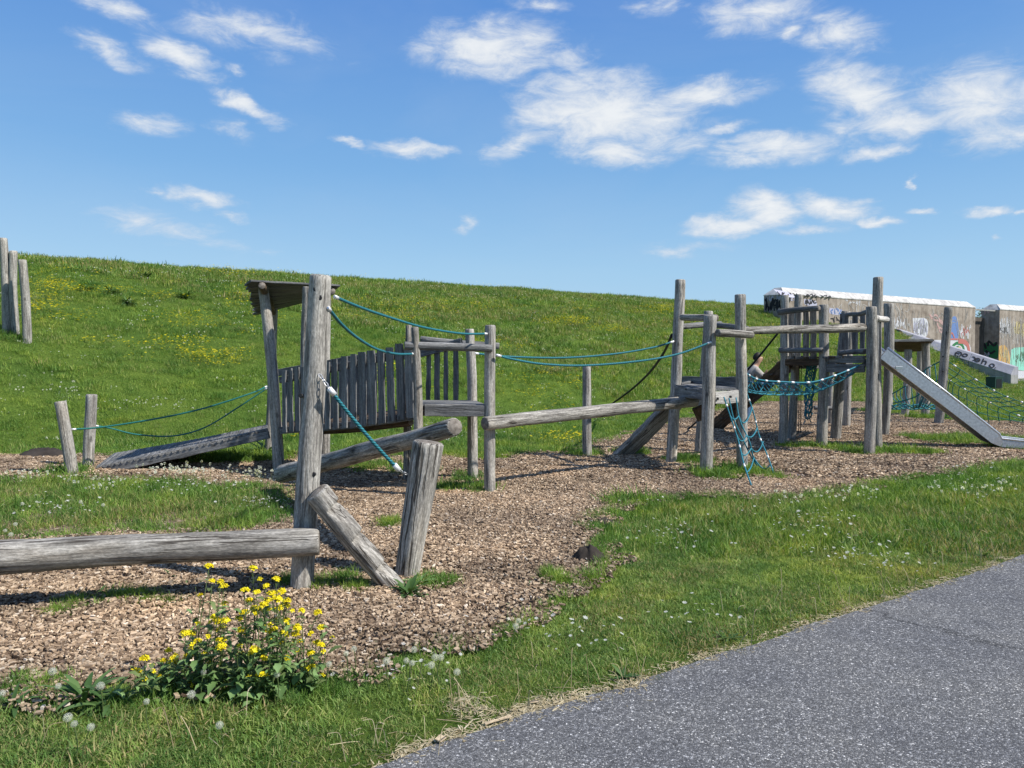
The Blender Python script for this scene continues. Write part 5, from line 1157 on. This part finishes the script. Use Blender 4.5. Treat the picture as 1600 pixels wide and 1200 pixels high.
# litter bin by the wing wall
bp_ = G(1553, 611); bn = thing('litter_bin', bp_, 'dark green litter bin standing on the grass before the wing wall', 'bin')
R_ = Matrix.Translation(bp_) @ Matrix.Rotation(math.radians(24), 4, 'Z')
mG = plain('bin_green', (.020, .055, .045), .5); mD = plain('bin_dark', (.008, .010, .012), .5)
b = MB(); b.box((-.27, -.24, .06), (.27, .24, .66)); b.build('bin_body', (mG,), bn, R_); b = MB(); b.box((-.29, -.26, .661), (.29, .26, .70)); b.build('bin_lid', (mG,), bn, R_)
b = MB(); b.box((-.20, -.25, .14), (.20, -.241, .6)); b.build('bin_door', (mD,), bn, R_); b = MB(); b.box((-.2, -.18, -.02), (.2, .18, .059)); b.build('bin_foot', (mD,), bn, R_)

# far tree seen through the gap in the wall
def tree(loc, h, label):
    t = thing('far_tree', loc, label, 'tree', 'trees beyond the flood wall'); tube('trunk', [Vector(loc), Vector(loc)+Vector((.1, 0, h*.35)), Vector(loc)+Vector((0, .1, h*.8))], [h*.04, h*.03, h*.012], M_BROWN, t, 8)
    V = []; F = []; T_ = []
    for _ in range(14):
        c = Vector((random.gauss(0, h*.17), random.gauss(0, h*.17), h*random.uniform(.42, .9))); r = h*random.uniform(.09, .17)
        for _ in range(150):
            d = Vector((random.gauss(0, 1), random.gauss(0, 1), random.gauss(0, 1))).normalized()*r*random.uniform(.6, 1.05); u = Vector((random.gauss(0, 1), random.gauss(0, 1), random.gauss(0, 1))).normalized()*h*.017; v = u.orthogonal().normalized()*h*.012
            k = len(V); p = c+d; V += [p-u, p-v, p+u, p+v]; F.append((k, k+1, k+2, k+3)); T_ += [random.random()]*4
    me = mesh(V, F, None, False); a = me.attributes.new('tint', 'FLOAT', 'POINT'); a.data.foreach_set('value', T_); link('crown', me, (M_LEAF,), t, Matrix.Translation(loc))
tree((72, 118, 0), 9.2, 'green tree top showing through the gap between the two flood walls')

# ------------------------------------------------------------------ person behind the dark plank ramp
pc0 = Vector((.3133*16.9-.10, 16.9, 0)); person = thing('person', pc0, 'person in a pale jacket and jeans bending forward with hands raised', 'person')
def skin(name, vs, es, m, sub=2, root=0):
    me = bpy.data.meshes.new(name); me.from_pydata([v[0] for v in vs], es, []); o = bpy.data.objects.new(name, me); C.objects.link(o); me.materials.append(m)
    o.parent = person; md = o.modifiers.new('skin', 'SKIN'); md.use_smooth_shade = True
    for i, v in enumerate(vs):
        r = v[1]; me.skin_vertices[0].data[i].radius = (r, r) if not isinstance(r, tuple) else r
        me.skin_vertices[0].data[i].use_root = (i == root)
    s = o.modifiers.new('sub', 'SUBSURF'); s.levels = sub; s.render_levels = sub; return o
M_SKIN = plain('skin', (.42, .25, .17), .55); M_JACK = plain('pale_jacket', (.33, .31, .29), .9); M_JEAN = plain('blue_jeans', (.07, .13, .24), .9); M_HAIR = plain('dark_hair', (.015, .011, .009), .6); M_SHOE = plain('dark_shoes', (.03, .03, .035), .6)
sh_L, sh_R = (.13, .17, 1.36), (.13, -.17, 1.36)
bv = [((-.12, 0, .95), .12), ((0, 0, 1.17), .11), ((.11, 0, 1.36), .10), ((.18, 0, 1.45), .05), ((.215, 0, 1.52), (.062, .07)), ((.235, 0, 1.58), (.078, .092)), ((.225, 0, 1.65), (.07, .082)), ((.325, 0, 1.575), .012)]
be = [(0, 1), (1, 2), (2, 3), (3, 4), (4, 5), (5, 6), (5, 7)]
def chainv(pts, parent_i):
    for i, (p, r) in enumerate(pts):
        bv.append((p, r)); be.append((parent_i if i == 0 else len(bv)-2, len(bv)-1))
    return len(bv)-1
hl = chainv([(sh_L, .05), ((.27, .21, 1.14), .038), ((.40, .13, 1.24), .028), ((.43, .11, 1.28), .032)], 2); hr = chainv([(sh_R, .05), ((.33, -.20, 1.13), .038), ((.52, -.13, 1.15), .028), ((.57, -.11, 1.16), .032)], 2)
for h_, (x, y, z), dx, dz in ((hl, (.43, .11, 1.28), .3, 1), (hr, (.57, -.11, 1.16), 1, -.25)):
    for k in range(4): chainv([((x+dx*.045, y+(k-1.5)*.018, z+dz*.045), .010), ((x+dx*.075+.01, y+(k-1.5)*.020, z+dz*(.065+.008*(k in (1, 2)))), .008)], h_)
    chainv([((x+.02, y+.04, z+.01), .011), ((x+.035, y+.05, z+.03), .009)], h_)
for s_ in (1, -1): chainv([((-.10, .09*s_, .88), .085), ((.06*s_+.02, .10*s_, .50), .055), ((-.10, .10*s_, .10), .04), ((.02, .105*s_, .05), .035)], 0)
skin('body', bv, be, M_SKIN)
jv = [((-.15, 0, .90), .175), ((-.05, 0, 1.12), .175), ((.06, 0, 1.32), .165), ((.165, 0, 1.425), .078)]; je = [(0, 1), (1, 2), (2, 3)]
for s_, el_, wr in ((1, (.27, .21, 1.14), (.385, .14, 1.225)), (-1, (.33, -.20, 1.13), (.50, -.135, 1.148))):
    k = len(jv); jv += [((.11, .185*s_, 1.34), .095), (el_, .075), (wr, .055)]; je += [(2, k), (k, k+1), (k+1, k+2)]
skin('jacket', jv, je, M_JACK)
lv = [((-.125, 0, .93), .142), ((-.10, .095, .84), .105), ((.08, .10, .50), .076), ((-.10, .10, .12), .060), ((-.10, -.095, .84), .105), ((-.04, -.10, .50), .076), ((-.10, -.10, .12), .060)]
skin('jeans', lv, [(0, 1), (1, 2), (2, 3), (0, 4), (4, 5), (5, 6)], M_JEAN)
for s_ in (1, -1): skin('shoe', [((-.13, .10*s_, .05), .05), ((-.03, .103*s_, .04), .045), ((.08, .106*s_, .035), .035)], [(0, 1), (1, 2)], M_SHOE, 1)
skin('hair', [((.145, 0, 1.55), .05), ((.165, 0, 1.62), (.075, .085)), ((.215, 0, 1.675), (.072, .088)), ((.275, 0, 1.675), (.04, .06))], [(0, 1), (1, 2), (2, 3)], M_HAIR)

# ------------------------------------------------------------------ mole hills
M_EARTH = concrete('dark_earth', (.018, .015, .013), (.060, .050, .043), .2)
for (px, py, wd_, ht_, lab) in ((920, 880, 46, .085, 'fresh dark molehill at the edge of the chips beside the lawn'), (944, 820, 42, .03, 'flattened molehill just above the fresh one'), (60, 716, 66, .11, 'wide dark molehill at the foot of the slope behind the short posts')):
    g = G(px, py); r = wd_*g.y/1200/2*1.3; ht_ *= 1.25; V = []; F = []; nr, na = 12, 32
    for i in range(nr):
        for j in range(na):
            a = 2*PI*j/na; q = r*i/(nr-1)*(1+.15*noise.noise(Vector((math.cos(a)*2, math.sin(a)*2, px)))); z = ht_*(1-(i/(nr-1))**2.2)+.030*noise.noise(Vector((q*math.cos(a)*22, q*math.sin(a)*22, px)))+.022*noise.noise(Vector((q*math.cos(a)*50, q*math.sin(a)*50, px)))
            V.append((q*math.cos(a), q*math.sin(a)*.85, z-(.03 if i == nr-1 else -.008)))
    for i in range(nr-1):
        for j in range(na): F.append((i*na+j, i*na+(j+1) % na, (i+1)*na+(j+1) % na, (i+1)*na+j))
    tag(link('molehill', mesh([(x, y, z) for x, y, z in V], F), (M_EARTH,), None, Matrix.Translation(g+Vector((0, r*.3, 0)))), lab, 'molehill', 'molehills')
M_STICK = wood('dry_stick', (.25, .19, .12), (.38, .30, .2), (.5, .42, .3))
# wood debris at the path edge
for (x, y, ln, w_, an, lab) in ((778, 1133, .13, .018, .5, 'pale stick of wood lying on the asphalt edge'), (835, 1105, .045, .022, .2, 'small tan chip beside the asphalt edge'), (690, 1165, .04, .03, 1., 'curled tan leaf on the asphalt near the grass')):
    g = G(x, y)+Vector((0, 0, .022)); d = Vector((math.cos(an), math.sin(an), .05))
    tag(board('wood_scrap', g-d*ln/2, g+d*ln/2, w_, .006, (0, 1, .1), None, M_STICK, wob=.01, n=5), lab, 'wood scrap')

# ------------------------------------------------------------------ broad leaved plants
def leaf_geo(p, az_, ln, w, el0, droop, wavy=.0, n=6, fold=.25):
    """a leaf that starts at p going out at azimuth az_, elevation el0, arching down by droop"""
    V = []; F = []; pos = Vector(p); e = el0; d0 = Vector((math.cos(az_), math.sin(az_), 0)); s = Vector((-math.sin(az_), math.cos(az_), 0))
    for i in range(n+1):
        t = i/n; ww = w/2*(math.sin(PI*min(1, t*.93+.05))**.8)*(1+wavy*math.sin(i*2.6)); up = Vector((0, 0, 1))*math.cos(e)-d0*math.sin(e)
        V += [pos-s*ww+up*ww*fold, pos.copy(), pos+s*ww+up*ww*fold*random.uniform(.6, 1.2)]
        pos = pos+(d0*math.cos(e)+Vector((0, 0, 1))*math.sin(e))*ln/n; e -= droop/n
        if i: b_ = 3*i; F += [(b_-3, b_-2, b_+1, b_), (b_-2, b_-1, b_+2, b_+1)]
    return V, F
SMOOTH[0] = True
def rosette(name, loc, n, l0, l1, w, label, cat='weed', m=None, el_=(.3, 1.2), droop=(.6, 1.5), stalks=0, wavy=.15, group=None):
    o = thing(name, loc, label, cat, group)
    for part, cnt in (('leaf', n),):
        for i in range(cnt):
            ln = random.uniform(l0, l1); V, F = leaf_geo((random.gauss(0, .012), random.gauss(0, .012), .0), random.uniform(0, 6.28), ln, w*ln/l1*random.uniform(.75, 1.15), random.uniform(*el_), random.uniform(*droop), wavy)
            link('leaf', proto([(V, F, random.random(), 0)], (m or M_LEAF,)), (), o, Matrix.Translation(loc))
    return o
rosette('dock_weed', G(640, 932), 60, .07, .19, .040, 'leafy dark green dock plant at the foot of the notched log', 'plant')
rosette('dock_weed', G(655, 918), 40, .06, .16, .032, 'smaller broad leaved weed between dock plant and leaning stump', 'plant', M_BLUELEAF)
rosette('dock_weed', G(20, 1110), 22, .08, .20, .030, 'long leaved weed in the grass at the far left below the chips', 'plant')
rosette('dock_weed', G(130, 1100), 40, .09, .24, .032, 'strap leaved weed clump left of the yellow mustard', 'plant')
rosette('dock_weed', G(165, 1105), 34, .08, .20, .035, 'dark leaved weed tucked against the left side of the mustard', 'plant')
rosette('thistle', G(107, 742), 20, .08, .22, .04, 'green weed at the foot of the short leaning post', 'plant')
rosette('thistle', G(418, 712), 30, .15, .50, .07, 'tall dark weeds beside the shelter post behind the ramp', 'plant')
for (x, y, lab) in ((172, 460, 'dark thistle clump high on the slope left of the shelter'), (200, 476, 'second dark thistle just below the higher one'), (135, 456, 'small thistle left of the dark thistle pair'), (290, 466, 'low dark weed patch on the upper slope nearer the shelter'), (228, 436, 'tiny thistle close under the dike crest')):
    rosette('thistle', G(x, y), 70, .14, .42, .06, lab, 'plant', group='thistles on the slope')
rosette('small_weed', G(270, 906), 12, .04, .11, .03, 'tiny weed in the chips behind the mustard', 'weed', group='small weeds in the chips')
rosette('small_weed', G(164, 928), 12, .04, .11, .03, 'pale tiny weed in the chips left of the grass streak', 'weed', group='small weeds in the chips')
rosette('small_weed', G(880, 916), 16, .05, .13, .04, 'weed in the chips below the fresh molehill', 'weed', group='small weeds in the chips')
rosette('small_weed', G(832, 923), 10, .04, .10, .03, 'tiny weed left of the one below the molehill', 'weed', group='small weeds in the chips')
rosette('small_weed', G(612, 826), 14, .05, .13, .04, 'weed in the chips just left of the leaning stump', 'weed', group='small weeds in the chips')
rosette('dandelion_plant', G(1275, 835), 38, .04, .11, .026, 'flat dark rosette in the lawn between chips and path', 'plant', el_=(.05, .6), droop=(.2, .8))
rosette('dandelion_plant', G(1455, 838), 38, .04, .11, .026, 'flat rosette in the right lawn under the dead stalks', 'plant', el_=(.05, .6), droop=(.2, .8))
rosette('dandelion_plant', G(1135, 1000), 32, .04, .11, .026, 'low leafy rosette close to the asphalt edge', 'plant', el_=(.05, .6), droop=(.2, .8))
rosette('dandelion_plant', G(975, 1060), 28, .04, .11, .026, 'small green weed on the very edge of the asphalt', 'plant', el_=(.05, .6), droop=(.2, .8))
rosette('dandelion_plant', G(1535, 870), 34, .04, .11, .026, 'leafy rosette near the path at the far right', 'plant', el_=(.05, .6), droop=(.2, .8))

# dandelion clocks that can be told apart
def clock(x, y, i, hh=None, rr=None, lab=None):
    Y = HEADY(x, y); p = P(x, y, Y); g = Vector((p.x+random.uniform(-.03, .03), p.y+random.uniform(-.02, .02), float(hgt(p.x, p.y))))
    o = thing('dandelion_clock', g, lab, 'dandelion', 'round white dandelion seed heads'); r = rr or random.uniform(.014, .020)
    tube('stalk', smooth_pts([g, g.lerp(p, .5)+Vector((random.uniform(-.015, .015), 0, 0)), p], 4), .0022, M_STALK, o, 5)
    parts = []
    ico = bmesh.new(); bmesh.ops.create_icosphere(ico, subdivisions=1, radius=r*.22); V = [v.co.copy() for v in ico.verts]; F = [tuple(v.index for v in f.verts) for f in ico.faces]; ico.free(); parts.append((V, F, .1, 1))
    for k in range(120):
        zz = 1-2*(k+.5)/120; a = k*2.39996; d = Vector((math.sqrt(1-zz*zz)*math.cos(a), math.sqrt(1-zz*zz)*math.sin(a), zz)); s = d.orthogonal().normalized(); s = (Matrix.Rotation(random.uniform(0, 3), 3, d) @ s); q = d.cross(s); w_ = r*.16; c = d*r*random.uniform(.9, 1.0)
        parts.append(([c-s*w_, c+q*w_*.35, c+s*w_, c-q*w_*.35], [(0, 1, 2, 3)], random.random(), 0)); parts.append(([d*r*.2-s*r*.012, d*r*.2+s*r*.012, c+s*r*.012, c-s*r*.012], [(0, 1, 2, 3)], random.random(), 0))
    link('seed_head', proto(parts, (M_FLUFF, M_LEAF)), (), o, Matrix.Translation(p)); return o
def HEADY(x, y):         # a head about 12-18 cm above flat ground
    d = rayd(x, y); return (CAM_H-.15)/(-d.z)*d.y
CK = [(82,1049,'at the far left over the chips, above another one'),(91,1072,'at the left, just below and right of the highest one'),(157,1072,'at the left between the pair and the mustard'),(4,1083,'cut by the left edge of the picture'),(106,1121,'in the left grass, highest of a trio'),(116,1131,'in the left grass, middle of a trio'),(142,1136,'in the left grass, rightmost of a trio'),(229,1096,'under the left side of the mustard'),(299,1085,'under the middle of the mustard'),(318,1050,'among the lower left mustard leaves'),(343,1133,'standing alone below the mustard'),(426,1018,'in the right half of the mustard, lower of two'),(424,1006,'in the right half of the mustard, upper of two'),(433,1054,'under the right side of the mustard'),(514,1038,'over the chips right of the mustard, lowest of three'),(541,1021,'over the chips right of the mustard, middle of three'),(553,1014,'over the chips right of the mustard, farthest of three'),
      (604,1033,'alone on the chips edge between mustard and asphalt'),(647,1015,'highest of the group at the chips corner'),(635,1032,'leftmost of a close pair at the chips corner'),(644,1036,'right one of a close pair at the chips corner'),(680,1027,'left one of two touching heads'),(689,1027,'right one of two touching heads'),(674,1039,'just below the two touching heads'),(714,1050,'small one right of the group, above the bare patch'),(806,979,'at the chips edge in the middle, lower'),(810,970,'at the chips edge in the middle, upper'),(17,835,'behind the thick low log, lowest left'),(8,829,'behind the thick low log, left of its neighbour'),(24,819,'behind the thick low log, above the left pair'),(35,787,'in the grass island at left, alone'),(161,789,'in the grass island, brightest, left of centre'),(126,784,'in the grass island, left of the brightest')]
for i, (x, y, w_) in enumerate(CK): clock(x, y, i, lab='dandelion clock '+w_)

# ------------------------------------------------------------------ yellow flowering mustard
def flower_head(c, r, nfl):
    parts = []
    for _ in range(nfl):
        d = Vector((random.gauss(0, 1), random.gauss(0, 1), abs(random.gauss(.5, .8)))).normalized(); p = c+Vector((d.x*r, d.y*r, d.z*r*.8))*random.uniform(.55, 1.05); n = (d+Vector((0, 0, .6))).normalized(); u = n.orthogonal().normalized(); u = Matrix.Rotation(random.uniform(0, 3), 3, n) @ u; v = n.cross(u); pr = random.uniform(.0075, .0105)
        for k in range(4):
            a = k*PI/2; e = u*math.cos(a)+v*math.sin(a); f = n.cross(e); cup = n*pr*.35
            parts.append(([p, p+e*pr*.55-f*pr*.38+cup*.4, p+e*pr*1.1-f*pr*.30+cup, p+e*pr*1.1+f*pr*.30+cup, p+e*pr*.55+f*pr*.38+cup*.4], [(0, 1, 2, 3, 4)], random.random(), 0))
        V, F, _ = tube_mesh([c-Vector((0, 0, r*.5)), p], .0008, 3, False); parts.append((V, F, .6, 1))
    for _ in range(7):
        d = Vector((random.gauss(0, .4), random.gauss(0, .4), 1)).normalized(); p = c+d*r*.75; s = .0022
        parts.append(([p+Vector((s, 0, 0)), p+Vector((-s*.5, s*.87, 0)), p+Vector((-s*.5, -s*.87, 0)), p+Vector((0, 0, s*2)), p-Vector((0, 0, s*2))], [(0, 1, 3), (1, 2, 3), (2, 0, 3), (1, 0, 4), (2, 1, 4), (0, 2, 4)], .9, 1))
    return parts
def mustard(base, heads, label, nleaf=40, dep=.22, lo=.10):
    """heads: (px, py, size) in the photograph; stems rise from base and fork towards them"""
    g = G(*base); o = thing('mustard_plant', g, label, 'flowering plant', 'yellow mustard plants'); stems = []; hp = []
    for (x, y, s) in heads: hp.append((P(x, y, g.y+random.uniform(-dep, dep)*.8+.05), s))
    for p, s in hp:
        q = g.lerp(p, .45)+Vector((random.gauss(0, .03), random.gauss(0, .03), -.02)); b0 = g+Vector((random.gauss(0, .05), random.gauss(0, .04), -.01)); st_ = smooth_pts([b0, q, p-Vector((0, 0, .012))], 7)
        tube('stem', st_, [.0042-.0026*i/(len(st_)-1) for i in range(len(st_))], M_STALK, o, 5)
        stems.append(st_)
        for _ in range(3):          # thin side shoots ending in buds
            i_ = random.randint(len(st_)//2, len(st_)-3); c = st_[i_]; a = random.uniform(0, 6.28); e_ = c+Vector((math.cos(a)*.035, math.sin(a)*.035, random.uniform(.03, .08)))
            sb_ = tube('side_shoot', smooth_pts([c, c.lerp(e_, .5)+Vector((math.cos(a)*.01, math.sin(a)*.01, -.004)), e_], 3), .0012, M_STALK, o, 3)
            if random.random() < .3: link('flower_head', proto([([v-e_ for v in [Vector(w) for w in V]], F, t, m_) for V, F, t, m_ in flower_head(e_, .008, 5)], (M_YEL, M_STALK)), (), o, Matrix.Translation(e_))
        link('flower_head', proto([(([v-p for v in [Vector(w) for w in V]]), F, t, m_) for V, F, t, m_ in flower_head(p, .0175*s, int(22*s)+3)], (M_YEL, M_STALK)), (), o, Matrix.Translation(p))
        # pods under the head
        mb = []
        for _ in range(7):
            c = p-Vector((0, 0, random.uniform(.02, .09))); a = random.uniform(0, 6.28); V, F, _u = tube_mesh([c, c+Vector((math.cos(a)*.008, math.sin(a)*.008, .006)), c+Vector((math.cos(a)*.016, math.sin(a)*.016, .026))], .0009, 3, False); mb.append((V, F, .4, 0))
        k = link('seed_pod', proto(mb, (M_STALK,)), (), o); k['kind'] = 'stuff'
    lp = []
    for _ in range(nleaf):
        st_ = random.choice(stems); t = random.random()**.85*.95; c = st_[int(t*(len(st_)-1))]+Vector((random.gauss(0, .028), random.gauss(0, .028), 0)); ln = random.uniform(.035, .13)*(1-.5*t); V, F = leaf_geo(c, random.uniform(0, 6.28), ln, ln*random.uniform(.26, .5), random.uniform(-.1, 1.0), random.uniform(.5, 1.8), .25, 5)
        link('leaf', proto([([v-c for v in V], F, random.random(), 0)], (M_STALK if t > .5 and random.random() < .5 else M_BLUELEAF if random.random() < .75 else M_LEAF,)), (), o, Matrix.Translation(c))
    return o
def c7(l): return [(180+x*.2416, 860+y*.2416, s) for x, y, s in l]
mustard((250, 1092), c7([(188,700,1.),(140,790,1.),(345,648,.6),(388,697,.7),(312,712,.5),(355,785,1.2),(425,925,1.1),(475,690,1.3),(533,590,1.),(455,540,1.3),(500,540,.9)]), 'left part of the yellow mustard, leaning over the weeds', 215)
mustard((320, 1085), c7([(605,105,1.),(625,200,.7),(680,205,.7),(700,235,1.),(553,292,.6),(670,465,1.3),(715,460,1.2),(685,580,1.2),(690,625,1.3),(600,560,.6),(705,345,.7),(640,430,.7),(580,875,1.1),(670,820,.8)]), 'middle mustard stem with the highest lone flower head', 270)
mustard((385, 1085), c7([(890,120,1.),(838,262,1.),(865,320,.7),(835,405,1.2),(800,445,.9),(815,520,1.1),(918,398,1.5),(915,270,.8),(978,232,.8),(815,665,.6),(900,645,1.2),(880,820,1.3),(938,805,1.),(960,700,1.),(900,380,1.2)]), 'fullest mustard plant in the middle of the clump', 280)
mustard((428, 1088), c7([(1040,190,1.),(1015,280,1.2),(1080,270,1.2),(1045,320,1.3),(985,330,1.3),(1095,360,1.3),(1060,375,.9),(1110,330,1.1),(960,355,1.),(1105,455,.9),(995,525,1.),(1028,515,.8),(992,575,1.),(1165,540,1.2),(1175,500,.9)]), 'tall mustard plant carrying the densest cluster of yellow heads', 260)
mustard((478, 1078), c7([(1310,405,1.),(1205,390,.6),(1335,500,1.1),(1265,540,.7),(1195,590,.7),(1300,600,1.),(1330,612,.8),(1265,665,.9),(1225,745,.9),(1268,758,.9)]), 'thin open mustard plant at the right end of the clump', 110)
